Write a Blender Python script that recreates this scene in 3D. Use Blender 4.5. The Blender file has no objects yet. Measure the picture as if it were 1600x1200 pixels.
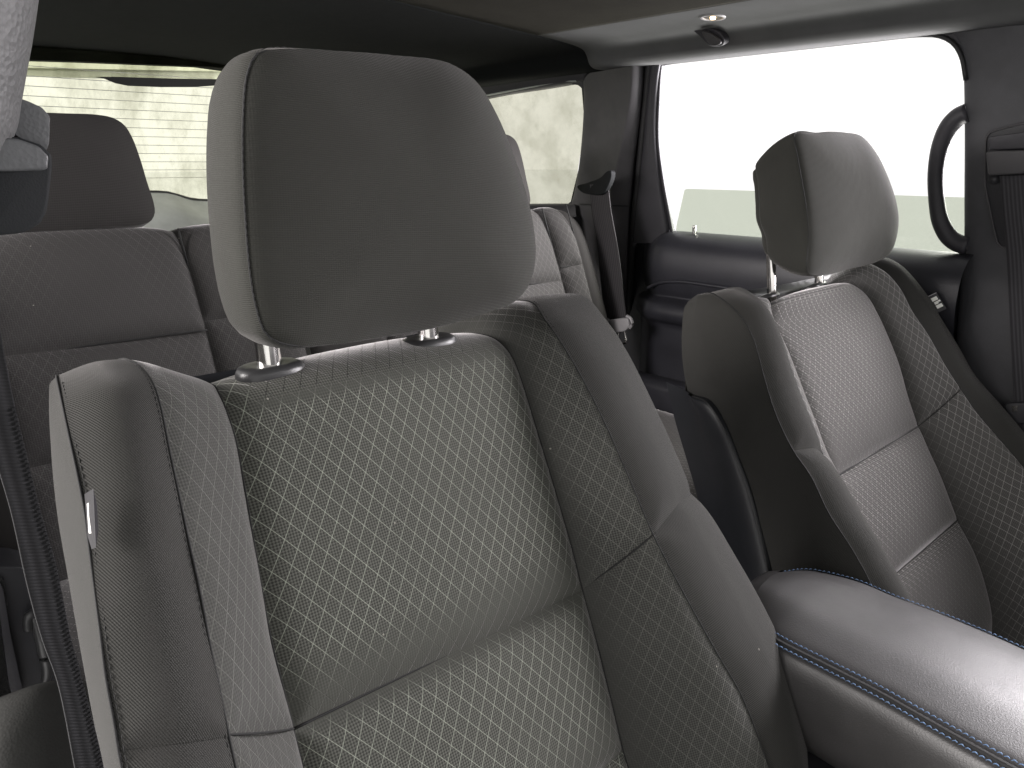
import bpy, math, random
import numpy as np
from mathutils import Vector
random.seed(4); np.random.seed(4)
SC = bpy.context.scene
COL = SC.collection
EYE = np.array([0.0, 0.0, 1.45])

# ---------------------------------------------------------------- camera, world, exposure
cam_d = bpy.data.cameras.new('camera'); cam = bpy.data.objects.new('camera', cam_d); COL.objects.link(cam)
cam_d.sensor_width = 36; cam_d.lens = 27.0; cam_d.clip_start = 0.02; cam_d.clip_end = 500
cam.location = EYE; cam.rotation_euler = (math.radians(90-16), 0, math.radians(-43))
SC.camera = cam
W = bpy.data.worlds.new('World'); SC.world = W; W.use_nodes = True
bgn = W.node_tree.nodes['Background']
bgn.inputs[0].default_value = (1.0, 0.982, 0.968, 1); bgn.inputs[1].default_value = 1.25   # the white lit studio round the car
def area_lamp(name, loc, aim, size, power, col):
    d = bpy.data.lights.new(name, 'AREA'); d.shape = 'RECTANGLE'; d.size = size[0]; d.size_y = size[1]; d.energy = power; d.color = col
    o = bpy.data.objects.new(name, d); COL.objects.link(o); o.location = loc
    o.rotation_euler = (Vector(aim)-Vector(loc)).to_track_quat('-Z', 'Y').to_euler()
area_lamp('added_area_lamp', (2.5, -.3, 1.75), (.9, -.1, 1.45), (2.2, 1.9), 430, (1.0, .955, .985))      # added lamp, out of view beyond the far front window
area_lamp('added_area_lamp', (2.55, .7, .03), (2.55, .71, 1.0), (1.0, .9), 95, (1.0, .98, .94))      # added upward lamp standing in for light off the floor beside the far doors
area_lamp('added_area_lamp', (-2.6, 1.5, 2.2), (.3, .6, 1.35), (2.0, 1.4), 240, (1.0, .95, .93))     # added lamp, unseen outside the near rear door, for the left rim light
SC.view_settings.view_transform = 'Standard'; SC.view_settings.look = 'None'
SC.view_settings.exposure = 0.0; SC.view_settings.gamma = 1.0
SC.cycles.use_denoising = True
SC.cycles.max_bounces = 10; SC.cycles.diffuse_bounces = 5; SC.cycles.transparent_max_bounces = 12
SC.cycles.sample_clamp_indirect = 6.0

# ---------------------------------------------------------------- sight lines of the photograph (1600 x 1200)
_t, _p = math.radians(16), math.radians(43)
_F = np.array([math.sin(_p)*math.cos(_t), math.cos(_p)*math.cos(_t), -math.sin(_t)])
_R = np.array([math.cos(_p), -math.sin(_p), 0.0]); _U = np.cross(_R, _F)
def ray(x, y): return _F + _R*((x-800)/1200.0) - _U*((y-600)/1200.0)
def V(*a): return np.array(a, float)
def AX(x, y, X): q = ray(x, y); return EYE + q*(X/q[0])
def AY(x, y, Y): q = ray(x, y); return EYE + q*(Y/q[1])
def AZ(x, y, Z): q = ray(x, y); return EYE + q*((Z-EYE[2])/q[2])
def APL(x, y, o, n): q = ray(x, y); return EYE + q*(np.dot(n, o-EYE)/np.dot(n, q))
def Z(x, y, z): return V(x, y, z+EYE[2])           # heights given relative to the eye
class Frame:
    def __init__(s, o, deg, sx=1):
        r = math.radians(deg); s.o = Z(*o); s.t = V(0, math.sin(r), math.cos(r)); s.n = V(0, -math.cos(r), math.sin(r)); s.x = V(1, 0, 0)
    def P(s, x, y, w): return APL(x, y, s.o + s.n*w, s.n)
    def L(s, u, v, w): return s.o + s.x*u + s.t*v + s.n*w
    def U(s, x, y, u): return AX(x, y, s.o[0]+u)
    def uv(s, p): e = p-s.o; return np.array([e@s.x, e@s.t, e@s.n])

# ---------------------------------------------------------------- materials
def newmat(name):
    m = bpy.data.materials.new(name); m.use_nodes = True
    return m, m.node_tree, m.node_tree.nodes['Principled BSDF']
class NT:
    def __init__(s, nt): s.nt = nt
    def n(s, typ, **k):
        o = s.nt.nodes.new(typ)
        for a, b in k.items(): setattr(o, a, b)
        return o
    def link(s, a, b): s.nt.links.new(a, b)
    def m(s, op, a, b=None, c=None, clamp=False):
        o = s.n('ShaderNodeMath', operation=op); o.use_clamp = clamp
        for i, v in enumerate((a, b, c)):
            if v is None: continue
            if isinstance(v, (int, float)): o.inputs[i].default_value = v
            else: s.link(v, o.inputs[i])
        return o.outputs[0]
    def mix(s, f, a, b):
        o = s.n('ShaderNodeMix', data_type='RGBA')
        if isinstance(f, (int, float)): o.inputs[0].default_value = f
        else: s.link(f, o.inputs[0])
        for i, v in ((6, a), (7, b)):
            if isinstance(v, tuple): o.inputs[i].default_value = (*v, 1)
            else: s.link(v, o.inputs[i])
        return o.outputs[2]
    def sstep(s, x, lo, hi):
        o = s.n('ShaderNodeMapRange', interpolation_type='SMOOTHSTEP'); s.link(x, o.inputs[0])
        o.inputs[1].default_value = lo; o.inputs[2].default_value = hi; return o.outputs[0]
    def noise(s, vec, scale, detail=2, rough=.5):
        o = s.n('ShaderNodeTexNoise'); o.inputs['Scale'].default_value = scale; o.inputs['Detail'].default_value = detail
        o.inputs['Roughness'].default_value = rough
        if vec is not None: s.link(vec, o.inputs['Vector'])
        return o.outputs[0]
    def bump(s, h, strength, dist, bsdf, chain=None):
        o = s.n('ShaderNodeBump'); o.inputs['Strength'].default_value = strength; o.inputs['Distance'].default_value = dist
        s.link(h, o.inputs['Height'])
        if chain is not None: s.link(chain, o.inputs['Normal'])
        if bsdf is not None: s.link(o.outputs[0], bsdf.inputs['Normal'])
        return o.outputs[0]

def lint(k, vec, col, dens=55, amount=.8):
    vo = k.n('ShaderNodeTexVoronoi'); vo.inputs['Scale'].default_value = dens; k.link(vec, vo.inputs['Vector'])
    near = k.m('LESS_THAN', vo.outputs['Distance'], .045)
    pick = k.m('GREATER_THAN', k.n('ShaderNodeSeparateColor').outputs[0], .5)
    sc = k.n('ShaderNodeSeparateColor'); k.link(vo.outputs['Color'], sc.inputs[0])
    f = k.m('MULTIPLY', near, k.m('GREATER_THAN', sc.outputs[0], .93)); f = k.m('MULTIPLY', f, amount)
    return k.mix(f, col, (.32, .31, .27))

def fabric_pattern(name, base, line, weave_dark=.45, pa=.0132, pb=.0188, lw=.032, wpitch=.0024, strength=1.0, ribs=False):
    m, nt, b = newmat(name); k = NT(nt)
    uv = k.n('ShaderNodeUVMap', uv_map='UVMap').outputs[0]
    sp = k.n('ShaderNodeSeparateXYZ'); k.link(uv, sp.inputs[0]); u, v = sp.outputs[0], sp.outputs[1]
    fade = k.n('ShaderNodeAttribute', attribute_name='fade').outputs['Fac']
    dark = k.n('ShaderNodeAttribute', attribute_name='dark').outputs['Fac']
    a = k.m('MULTIPLY', u, 1/pa); c = k.m('MULTIPLY', v, 1/pb)
    d1 = k.m('PINGPONG', k.m('ADD', a, c), .5); d2 = k.m('PINGPONG', k.m('SUBTRACT', a, c), .5)
    l1 = k.sstep(d1, lw, lw*.35); l2 = k.sstep(d2, lw, lw*.35)
    if ribs: l2 = k.m('MULTIPLY', l2, .55)
    node = k.sstep(k.m('ADD', d1, d2), lw*3.0, lw*1.5)
    ln = k.m('MAXIMUM', k.m('MAXIMUM', l1, l2), node)
    nz = k.noise(uv, 900, 2); nz2 = k.noise(uv, 16, 3, .6)
    wear = k.sstep(nz2, .15, .6)
    if ribs: ln = k.m('MULTIPLY', ln, k.sstep(k.m('SINE', k.m('MULTIPLY', v, 2*math.pi/.0042)), -.9, .5))
    ln = k.m('MULTIPLY', ln, k.m('MULTIPLY', k.m('ADD', .62, k.m('MULTIPLY', nz, .6)), strength))
    lnf = k.m('MULTIPLY', ln, k.m('MULTIPLY', fade, k.m('ADD', .55, k.m('MULTIPLY', wear, .45))), clamp=True)
    # staggered weave dots
    w = 2*math.pi/wpitch/1.414
    s1 = k.m('SINE', k.m('MULTIPLY', k.m('ADD', u, v), w)); s2 = k.m('SINE', k.m('MULTIPLY', k.m('SUBTRACT', u, v), w))
    dots = k.m('MULTIPLY', s1, s2)
    if ribs: dots = k.m('SINE', k.m('MULTIPLY', v, 2*math.pi/.0021))
    dots = k.m('ADD', k.m('MULTIPLY', dots, .8), k.m('MULTIPLY', nz, .5))
    dm = k.sstep(dots, -.35, .75)
    dmf = k.m('MULTIPLY', dm, k.m('ADD', .22, k.m('MULTIPLY', fade, .78)))
    dk = tuple(x*weave_dark for x in base); hi = tuple(x*1.75 for x in base)
    col = k.mix(dmf, k.mix(k.m('MULTIPLY', fade, .85), tuple(x*.95 for x in base), dk), hi)
    big = k.noise(uv, 9, 3)
    col = k.mix(k.m('MULTIPLY', k.sstep(big, .35, .75), .22), col, tuple(x*1.5 for x in base))
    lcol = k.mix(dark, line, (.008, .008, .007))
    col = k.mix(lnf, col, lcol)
    col = lint(k, uv, col, 60)
    k.link(col, b.inputs['Base Color'])
    b.inputs['Roughness'].default_value = .86; b.inputs['Specular IOR Level'].default_value = .22
    b.inputs['Sheen Weight'].default_value = .8; b.inputs['Sheen Roughness'].default_value = .28; b.inputs['Sheen Tint'].default_value = (1, .965, .97, 1)
    h = k.m('SUBTRACT', k.m('MULTIPLY', dots, .35), k.m('MULTIPLY', ln, .9))
    n1 = k.bump(h, .55, .0005, None)
    k.bump(k.noise(uv, 45, 4, .6), .35, .0012, b, n1)
    return m

def fabric_plain(name, base, ang=0.6, pitch=.0021, sheen=.18, rib=.5, bumpd=.0004):
    m, nt, b = newmat(name); k = NT(nt)
    uv = k.n('ShaderNodeUVMap', uv_map='UVMap').outputs[0]
    sp = k.n('ShaderNodeSeparateXYZ'); k.link(uv, sp.inputs[0]); u, v = sp.outputs[0], sp.outputs[1]
    w = 2*math.pi/pitch
    ph = k.m('MULTIPLY', k.m('ADD', k.m('MULTIPLY', u, math.cos(ang)), k.m('MULTIPLY', v, math.sin(ang))), w)
    ph2 = k.m('MULTIPLY', k.m('SUBTRACT', k.m('MULTIPLY', u, math.sin(ang)), k.m('MULTIPLY', v, math.cos(ang))), w*.8)
    nz = k.noise(uv, 1100, 2)
    s = k.m('ADD', k.m('SINE', k.m('ADD', ph, k.m('MULTIPLY', nz, 1.6))), k.m('MULTIPLY', k.m('SINE', ph2), .25))
    f = k.sstep(k.m('ADD', s, k.m('MULTIPLY', nz, .8)), -1.0, 1.9)
    col = k.mix(f, tuple(x*(1-rib*.6) for x in base), tuple(x*(1+rib*.5) for x in base))
    big = k.noise(uv, 11, 4, .6)
    col = k.mix(k.m('MULTIPLY', k.sstep(big, .42, .75), .22), col, tuple(x*1.45 for x in base))
    col = lint(k, uv, col, 42, .6)
    k.link(col, b.inputs['Base Color'])
    b.inputs['Roughness'].default_value = .9; b.inputs['Specular IOR Level'].default_value = .2
    b.inputs['Sheen Weight'].default_value = sheen; b.inputs['Sheen Roughness'].default_value = .28; b.inputs['Sheen Tint'].default_value = (1, .965, .96, 1)
    n1 = k.bump(s, .5, bumpd, None)
    k.bump(k.noise(uv, 30, 4, .6), .35, .0015, b, n1)
    return m

def solid(name, base, rough=.6, grain=0, gscale=900, metal=0, spec=.5, var=.15, coat=0, glow=None):
    m, nt, b = newmat(name); k = NT(nt)
    tc = k.n('ShaderNodeTexCoord').outputs['Object']
    big = k.noise(tc, 14, 4, .6)
    col = k.mix(k.sstep(big, .3, .75), base, tuple(min(1, x*(1+var*2)) for x in base))
    k.link(col, b.inputs['Base Color'])
    b.inputs['Metallic'].default_value = metal; b.inputs['Specular IOR Level'].default_value = spec
    b.inputs['Coat Weight'].default_value = coat
    r = k.m('ADD', rough-.06, k.m('MULTIPLY', k.noise(tc, 60, 3), .12), clamp=True); k.link(r, b.inputs['Roughness'])
    if grain:
        vo = k.n('ShaderNodeTexVoronoi'); vo.inputs['Scale'].default_value = gscale; k.link(tc, vo.inputs['Vector'])
        h = k.m('ADD', vo.outputs['Distance'], k.m('MULTIPLY', k.noise(tc, gscale*.6, 3), .8))
        k.bump(h, .6, grain, b)
    return m

def glass(name, tint, dirt=0.0, gloss=.05, streak=False):
    m, nt, b = newmat(name); k = NT(nt); nt.nodes.remove(b)
    out = [x for x in nt.nodes if x.type == 'OUTPUT_MATERIAL'][0]
    tr = k.n('ShaderNodeBsdfTransparent'); gl = k.n('ShaderNodeBsdfGlossy'); gl.inputs['Roughness'].default_value = .03
    tc = k.n('ShaderNodeTexCoord').outputs['Object']
    if dirt:
        mp = k.n('ShaderNodeMapping'); k.link(tc, mp.inputs[0]); mp.inputs['Scale'].default_value = (1, 1, .45) if streak else (1, 1, 1)
        n = k.sstep(k.noise(mp.outputs[0], 9, 7, .68), .38, .72); n2 = k.sstep(k.noise(mp.outputs[0], 40, 5, .7), .5, .8)
        f = k.m('ADD', k.m('MULTIPLY', n, dirt), k.m('MULTIPLY', n2, dirt*.5), clamp=True)
        col = k.mix(f, tint, tuple(x*.55 for x in (tint[0], tint[1], tint[2]*.9)))
        k.link(col, tr.inputs[0])
    else: tr.inputs[0].default_value = (*tint, 1)
    mx = k.n('ShaderNodeMixShader'); mx.inputs[0].default_value = gloss
    k.link(tr.outputs[0], mx.inputs[1]); k.link(gl.outputs[0], mx.inputs[2]); k.link(mx.outputs[0], out.inputs[0])
    return m

def emit(name, col, s):
    m, nt, b = newmat(name); b.inputs['Base Color'].default_value = (*col, 1)
    b.inputs['Emission Color'].default_value = (*col, 1); b.inputs['Emission Strength'].default_value = s; return m

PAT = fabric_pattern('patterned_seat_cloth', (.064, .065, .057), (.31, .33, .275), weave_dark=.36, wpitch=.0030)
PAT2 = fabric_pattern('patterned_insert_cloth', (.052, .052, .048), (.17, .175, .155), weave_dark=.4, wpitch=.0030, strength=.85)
PATF = fabric_pattern('patterned_seat_cloth_ribbed_lit', (.086, .083, .080), (.52, .50, .485), weave_dark=.42, strength=1.25, ribs=True, wpitch=.003)  # lighter copy of the seat cloth, stronger light put into its colour
PATF2 = fabric_pattern('patterned_insert_cloth_far_lit', (.072, .070, .067), (.38, .37, .355), wpitch=.003)  # insert cloth again, lightened in colour for the light on the far seat
PATR = fabric_pattern('rear_seat_cloth', (.044, .042, .041), (.15, .145, .14), pa=.0152, pb=.0216, wpitch=.004, strength=.8)
PLAIN = fabric_plain('plain_seat_cloth', (.037, .0365, .034), ang=.55, pitch=.0013, rib=.5, bumpd=.0004)
HEADC = fabric_plain('headrest_cloth', (.036, .036, .032), ang=1.5, pitch=.0014, rib=.24, bumpd=.00025)
HEADS = HEADC
PLAINR = fabric_plain('rear_plain_cloth', (.034, .032, .031), ang=1.5, pitch=.0022, rib=.2, bumpd=.0002)
SEAM = solid('seam_thread', (.010, .010, .010), .8)
CHROME = solid('chrome', (.82, .80, .77), .12, metal=1, var=.02)
GUIDE = solid('post_guide_plastic', (.032, .032, .033), .3, grain=.00008, gscale=2500)
BLACK = solid('black_plastic', (.018, .018, .021), .5, grain=.0001, gscale=1400)
SHELL = solid('seat_shell_plastic', (.014, .015, .018), .42, grain=.00012, gscale=1200)
CAPM = solid('adjuster_plastic', (.050, .052, .054), .5, grain=.0002, gscale=600)
TRIM = solid('pillar_trim_plastic', (.055, .053, .056), .6, grain=.00022, gscale=420)
NEARP = solid('grained_pillar_plastic', (.055, .055, .055), .6, grain=.0007, gscale=420)
SHADE = solid('shaded_headliner_cloth', (.030, .028, .022), .95, grain=.0002, gscale=1500, spec=.1, var=.1)  # darker headliner colour standing in for the roof's fade into shade
HEADB = solid('shaded_rear_headliner_cloth', (.010, .011, .011), .95, grain=.0002, gscale=1500, spec=.1, var=.06)  # near-black colour carries the dimness of the unlit rear roof
TRIM2 = solid('far_pillar_plastic', (.055, .055, .060), .6, grain=.0003, gscale=420)
TRIMD = solid('dark_trim_plastic', (.030, .029, .034), .55, grain=.0002, gscale=600)
DOORM = solid('door_trim_vinyl', (.026, .026, .032), .42, grain=.0002, gscale=700)
LEATH = solid('armrest_leather', (.022, .021, .021), .46, grain=.00016, gscale=800, spec=.8)
HEADL = solid('headliner_cloth', (.105, .106, .107), .92, grain=.0002, gscale=1500, spec=.15, var=.06)
CARPET = solid('floor_carpet', (.012, .012, .012), .95, grain=.001, gscale=500)
RUBBER = solid('rubber_seal', (.012, .012, .013), .55)
BLUE = solid('blue_thread', (.085, .15, .27), .6)
WHITEP = solid('studio_paint', (.78, .79, .78), .7)
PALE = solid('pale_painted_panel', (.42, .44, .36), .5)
PALED = solid('pale_panel_shaded_paint', (.27, .285, .24), .5)  # darker copy of the panel paint, underside shade put into colour
WIRE = solid('heater_wire', (.46, .47, .40), .6)
GREYT = solid('cargo_trim_plastic', (.33, .35, .335), .55, grain=.0002, gscale=700)
VINYL = solid('soft_vinyl', (.036, .036, .034), .85, grain=.0003, gscale=500, spec=.2)
MATTB = solid('matt_black_plastic', (.009, .010, .011), .75, grain=.0001, gscale=1200, spec=.2)
TAGK = solid('black_tag_satin', (.022, .021, .024), .5)
TAGW = solid('tag_white_print', (.80, .80, .74), .5)
TAGB = solid('tag_satin', (.03, .029, .031), .7, spec=.2)
SILV = solid('buckle_plastic', (.33, .32, .33), .4)
GL_LOW = glass('privacy_glass', (.775, .80, .745), gloss=.03)
GL_Q = glass('quarter_privacy_glass', (.80, .80, .74), dirt=.30, gloss=.03)
GL_R = glass('rear_privacy_glass', (.95, .955, .87), dirt=.55, gloss=.03, streak=True)
LAMP = emit('lamp_bulb', (1.0, .72, .38), 14.0)
def webbing(name, base):
    m, nt, b = newmat(name); k = NT(nt)
    uv = k.n('ShaderNodeUVMap', uv_map='UVMap').outputs[0]
    sp = k.n('ShaderNodeSeparateXYZ'); k.link(uv, sp.inputs[0]); u, v = sp.outputs[0], sp.outputs[1]
    rib = k.m('SINE', k.m('MULTIPLY', u, 2*math.pi/.0055)); fine = k.m('SINE', k.m('MULTIPLY', v, 2*math.pi/.0016))
    h = k.m('ADD', rib, k.m('MULTIPLY', fine, .4))
    col = k.mix(k.sstep(h, -1.2, 1.3), tuple(x*.7 for x in base), tuple(x*1.3 for x in base)); k.link(col, b.inputs['Base Color'])
    b.inputs['Roughness'].default_value = .7; b.inputs['Specular IOR Level'].default_value = .15; k.bump(h, .5, .0004, b); return m
WEB = webbing('belt_webbing', (.013, .013, .014))
WEBF = webbing('pillar_belt_webbing', (.045, .044, .048))
WEBR = webbing('rear_belt_webbing', (.060, .057, .060))

# ---------------------------------------------------------------- object helpers
def link(name, me, parent=None):
    o = bpy.data.objects.new(name, me); COL.objects.link(o)
    if parent is not None: o.parent = parent
    return o
def thing(name, label, cat, loc=(0, 0, 0), group=None):
    o = bpy.data.objects.new(name, None); COL.objects.link(o); o.location = loc; o.empty_display_size = .05
    o['label'] = label; o['category'] = cat
    if group: o['group'] = group
    return o
def tag(o, label=None, cat=None, kind=None, group=None):
    for a, b in (('label', label), ('category', cat), ('kind', kind), ('group', group)):
        if b: o[a] = b
    return o
def mesh(name, verts, faces, mat, parent=None, smooth=True, uvs=None, attrs=None):
    off = np.zeros(3); q_ = parent
    while q_ is not None: off = off + np.array(q_.location); q_ = q_.parent
    me = bpy.data.meshes.new(name); me.from_pydata([tuple(np.asarray(v)-off) for v in verts], [], faces)
    if smooth: me.polygons.foreach_set('use_smooth', [True]*len(me.polygons))
    me.materials.append(mat)
    if uvs is not None:
        l = me.uv_layers.new(name='UVMap'); vi = np.empty(len(me.loops), int); me.loops.foreach_get('vertex_index', vi)
        l.data.foreach_set('uv', np.asarray(uvs)[vi].ravel())
    for a, vals in (attrs or {}).items():
        at = me.attributes.new(a, 'FLOAT', 'POINT'); at.data.foreach_set('value', np.asarray(vals, float))
    me.update(); o = link(name, me, parent)
    if parent is not None and parent.type == 'MESH': pass
    return o
def spline(pts, n=240, closed=False):
    P = np.array(pts, float)
    if len(P) == 2 and not closed: return P[0] + (P[1]-P[0])*np.linspace(0, 1, n)[:, None]
    if closed: Q = np.vstack([P[-1], P, P[0], P[1]])
    else: Q = np.vstack([2*P[0]-P[1], P, 2*P[-1]-P[-2]])
    out = []
    for i in range(1, len(Q)-2):
        p0, p1, p2, p3 = Q[i-1], Q[i], Q[i+1], Q[i+2]
        t0 = 0; t1 = t0+max(np.linalg.norm(p1-p0), 1e-6)**.5; t2 = t1+max(np.linalg.norm(p2-p1), 1e-6)**.5; t3 = t2+max(np.linalg.norm(p3-p2), 1e-6)**.5
        t = np.linspace(t1, t2, 24, endpoint=False)[:, None]
        A1 = (t1-t)/(t1-t0)*p0+(t-t0)/(t1-t0)*p1; A2 = (t2-t)/(t2-t1)*p1+(t-t1)/(t2-t1)*p2; A3 = (t3-t)/(t3-t2)*p2+(t-t2)/(t3-t2)*p3
        B1 = (t2-t)/(t2-t0)*A1+(t-t0)/(t2-t0)*A2; B2 = (t3-t)/(t3-t1)*A2+(t-t1)/(t3-t1)*A3
        out.append((t2-t)/(t2-t1)*B1+(t-t1)/(t2-t1)*B2)
    out = np.vstack(out+[Q[-2][None]])
    return resample(out, n)
def resample(P, n, frac=None):
    d = np.r_[0, np.cumsum(np.linalg.norm(np.diff(P, axis=0), axis=1))]
    s = (np.linspace(0, 1, n) if frac is None else frac)*d[-1]
    return np.stack([np.interp(s, d, P[:, i]) for i in range(3)], 1)
def cut(C, pt):
    i = int(np.argmin(np.linalg.norm(C-pt, axis=1))); return C[:i+1], C[i:]
def edgey(n, a, b):   # 0..1 samples, denser at dipped ends
    t = np.linspace(0, 1, n)
    if a and b: return .5-.5*np.cos(np.pi*t)*(1) if n < 10 else (t + (.5-.5*np.cos(np.pi*t))*1.6)/2.6
    return t
def loft(name, curves, mat, parent=None, nv=70, nu=26, dips=(1, 1, 1, 1), depth=.005, rad=.008, out=V(0, -1, .2),
         bulge=0, fade=None, dark=None, uoff=None, rough=0, linear=False, solidify=0, fr_=None, ug=0.0):
    fr = edgey(nv, dips[2], dips[3])
    R = np.stack([resample(np.asarray(c, float), nv, fr) for c in curves], 1)      # nv x K x 3
    K = R.shape[1]; mid = R[nv//2]
    w = np.r_[0, np.cumsum(np.maximum(np.mean(np.linalg.norm(np.diff(R, axis=1), axis=2), axis=0), 1e-6)**(1 if linear else .7))]; w /= w[-1]
    ts = edgey(nu, dips[0], dips[1]); G = np.zeros((nv, nu, 3))
    for j, t in enumerate(ts):
        i = min(K-2, max(0, int(np.searchsorted(w, t, side='right')-1)))
        a = (t-w[i])/(w[i+1]-w[i])
        p1, p2 = R[:, i], R[:, i+1]
        if linear or K == 2: G[:, j] = p1*(1-a)+p2*a; continue
        h = w[i+1]-w[i]
        m1 = (p2-R[:, i-1])/(w[i+1]-w[i-1])*h if i > 0 else (p2-p1)
        m2 = (R[:, i+2]-p1)/(w[i+2]-w[i])*h if i+2 < K else (p2-p1)
        G[:, j] = (2*a**3-3*a**2+1)*p1+(a**3-2*a**2+a)*m1+(-2*a**3+3*a**2)*p2+(a**3-a**2)*m2
    du = np.gradient(G, axis=1); dv = np.gradient(G, axis=0); N = np.cross(du, dv); N /= np.maximum(np.linalg.norm(N, axis=2, keepdims=True), 1e-9)
    flip = np.sum(N@out) < 0
    if flip: N = -N
    au = np.concatenate([np.zeros((nv, 1)), np.cumsum(np.linalg.norm(np.diff(G, axis=1), axis=2), axis=1)], 1)
    av = np.concatenate([np.zeros((1, nu)), np.cumsum(np.linalg.norm(np.diff(G, axis=0), axis=2), axis=0)], 0)
    dl, dr, dt, db = au, au[:, -1:]-au, av, av[-1:, :]-av
    disp = np.zeros((nv, nu))
    for f, d in zip(dips, (dl, dr, dt, db)):
        if f: disp -= f*depth*np.exp(-(d/rad)**1.3)
    T = ts[None, :]; S = fr[:, None]
    if bulge: disp += bulge*(1-np.abs(2*T-1)**2.4)*(1-np.abs(2*S-1)**6)
    if rough:
        for kk in range(7):
            fx, fy, ph = random.uniform(15, 70), random.uniform(15, 70), random.uniform(0, 6)
            disp += rough*math.sin(1+kk)*np.sin(fx*au+fy*av+ph)*.35
    if fr_ is not None:
        dd = np.zeros((nv, nu))
        for f, d in zip(dips, (dl, dr, dt, db)):
            if f: dd = np.maximum(dd, .0075*f*np.exp(-(d/rad)**1.3))
        disp2 = disp.copy()
        for f, d in zip(dips, (dl, dr, dt, db)):
            if f: disp2 += f*depth*np.exp(-(d/rad)**1.3)
        G = G + N*disp2[:, :, None] - fr_.n*dd[:, :, None]
    else: G = G + N*disp[:, :, None]
    Vt = G.reshape(-1, 3); F = []
    for i in range(nv-1):
        for j in range(nu-1):
            a = i*nu+j; q = (a, a+1, a+nu+1, a+nu)
            F.append(q[::-1] if flip else q)
    u0 = 0 if uoff is None else uoff
    UU = au - (au[:, -1:]/2) + (u0)
    VV = -np.repeat(av[:, nu//2][:, None], nu, 1)
    if fr_ is not None and mat.name.startswith(('patt', 'rear_seat')):
        lu = (G-fr_.o)@fr_.x; lv = (G-fr_.o)@fr_.t; lw = (G-fr_.o)@fr_.n
        UU = lu + ug*lw; VV = lv - lv[:, nu//2:nu//2+1] - av[:, nu//2:nu//2+1] + (lv[nv//2, nu//2]+av[nv//2, nu//2])
    uvs = np.stack([UU.ravel(), VV.ravel()], 1)
    env = dict(s=S+0*T, t=T+0*S, dl=dl, dr=dr, dt=dt, db=db, G=G)
    at = {'fade': (fade(env) if fade else np.ones((nv, nu))).ravel(), 'dark': (dark(env) if dark else np.zeros((nv, nu))).ravel()}
    o = mesh(name, Vt, F, mat, parent, uvs=uvs, attrs=at)
    if solidify:
        md = o.modifiers.new('s', 'SOLIDIFY'); md.thickness = solidify; md.offset = -1
    return o
def tube(name, pts, r, mat, parent=None, n=10, closed=False, m=80, flat=1.0, up=V(0, 0, 1), caps=True):
    C = spline(pts, m, closed) if len(pts) < m else np.array(pts); rr = np.full(len(C), r) if np.isscalar(r) else np.interp(np.linspace(0, 1, len(C)), np.linspace(0, 1, len(r)), r)
    if closed: C = C[:-1]; rr = rr[:-1]
    T = (np.roll(C, -1, 0)-np.roll(C, 1, 0)) if closed else np.gradient(C, axis=0)
    T /= np.maximum(np.linalg.norm(T, axis=1, keepdims=True), 1e-9)
    vs = []; ref = up.astype(float)
    for c, t, q in zip(C, T, rr):
        a = np.cross(t, ref); 
        if np.linalg.norm(a) < 1e-4: a = np.cross(t, V(1, .1, 0))
        a /= np.linalg.norm(a); b = np.cross(a, t)
        for i in range(n):
            an = 2*math.pi*i/n; vs.append(c + a*q*math.cos(an) + b*q*flat*math.sin(an))
    fs = []; M = len(C)
    for i in range(M if closed else M-1):
        for j in range(n):
            a = i*n+j; b = i*n+(j+1) % n; c = ((i+1) % M)*n; fs.append((a, b, c+(j+1) % n, c+j))
    if caps and not closed: fs.append(tuple(range(n))[::-1]); fs.append(tuple((M-1)*n+i for i in range(n)))
    return mesh(name, vs, fs, mat, parent)
def seam(C, parent, r=.0011, name='seam', inset=None, mat=None):
    C = np.asarray(C); 
    if inset is not None: C = C + inset
    return tube(name, resample(C, 120), r, mat or SEAM, parent, n=6, m=10)
def prism(name, front, d, mat, parent=None, bev=0, smooth=False):   # closed outline (3D points, roughly flat) given thickness vector d
    front = [np.asarray(p, float) for p in front]; n = len(front)
    vs = front + [p+d for p in front]
    fs = [tuple(range(n))[::-1], tuple(range(n, 2*n))] + [(i, (i+1) % n, n+(i+1) % n, n+i) for i in range(n)]
    o = mesh(name, vs, fs, mat, parent, smooth=smooth)
    import bmesh
    bm = bmesh.new(); bm.from_mesh(o.data); bmesh.ops.recalc_face_normals(bm, faces=bm.faces); bm.to_mesh(o.data); bm.free()
    if bev:
        md = o.modifiers.new('b', 'BEVEL'); md.width = bev; md.segments = 4; md.limit_method = 'ANGLE'; md.angle_limit = .6
        o.data.polygons.foreach_set('use_smooth', [True]*len(o.data.polygons))
    return o
def box(name, c, s, mat, parent=None, bev=0, ax=None):
    c = np.asarray(c, float); A = np.eye(3) if ax is None else ax
    q = [c + A[0]*x*s[0]/2 + A[1]*y*s[1]/2 - A[2]*s[2]/2 for x, y in ((-1, -1), (1, -1), (1, 1), (-1, 1))]
    return prism(name, q, A[2]*s[2], mat, parent, bev)
def rloop(pts, r=.3, n=6):     # round the corners of a closed outline
    P = [np.asarray(p, float) for p in pts]; out = []
    for i in range(len(P)):
        a, b, c = P[i-1], P[i], P[(i+1) % len(P)]
        rr = r[i] if isinstance(r, (list, tuple)) else r
        if rr <= 0: out.append(b); continue
        s = b+(a-b)*min(.49, rr); e = b+(c-b)*min(.49, rr)
        for k in range(n+1):
            t = k/n; out.append((1-t)**2*s+2*t*(1-t)*b+t*t*e)
    return out
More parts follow.
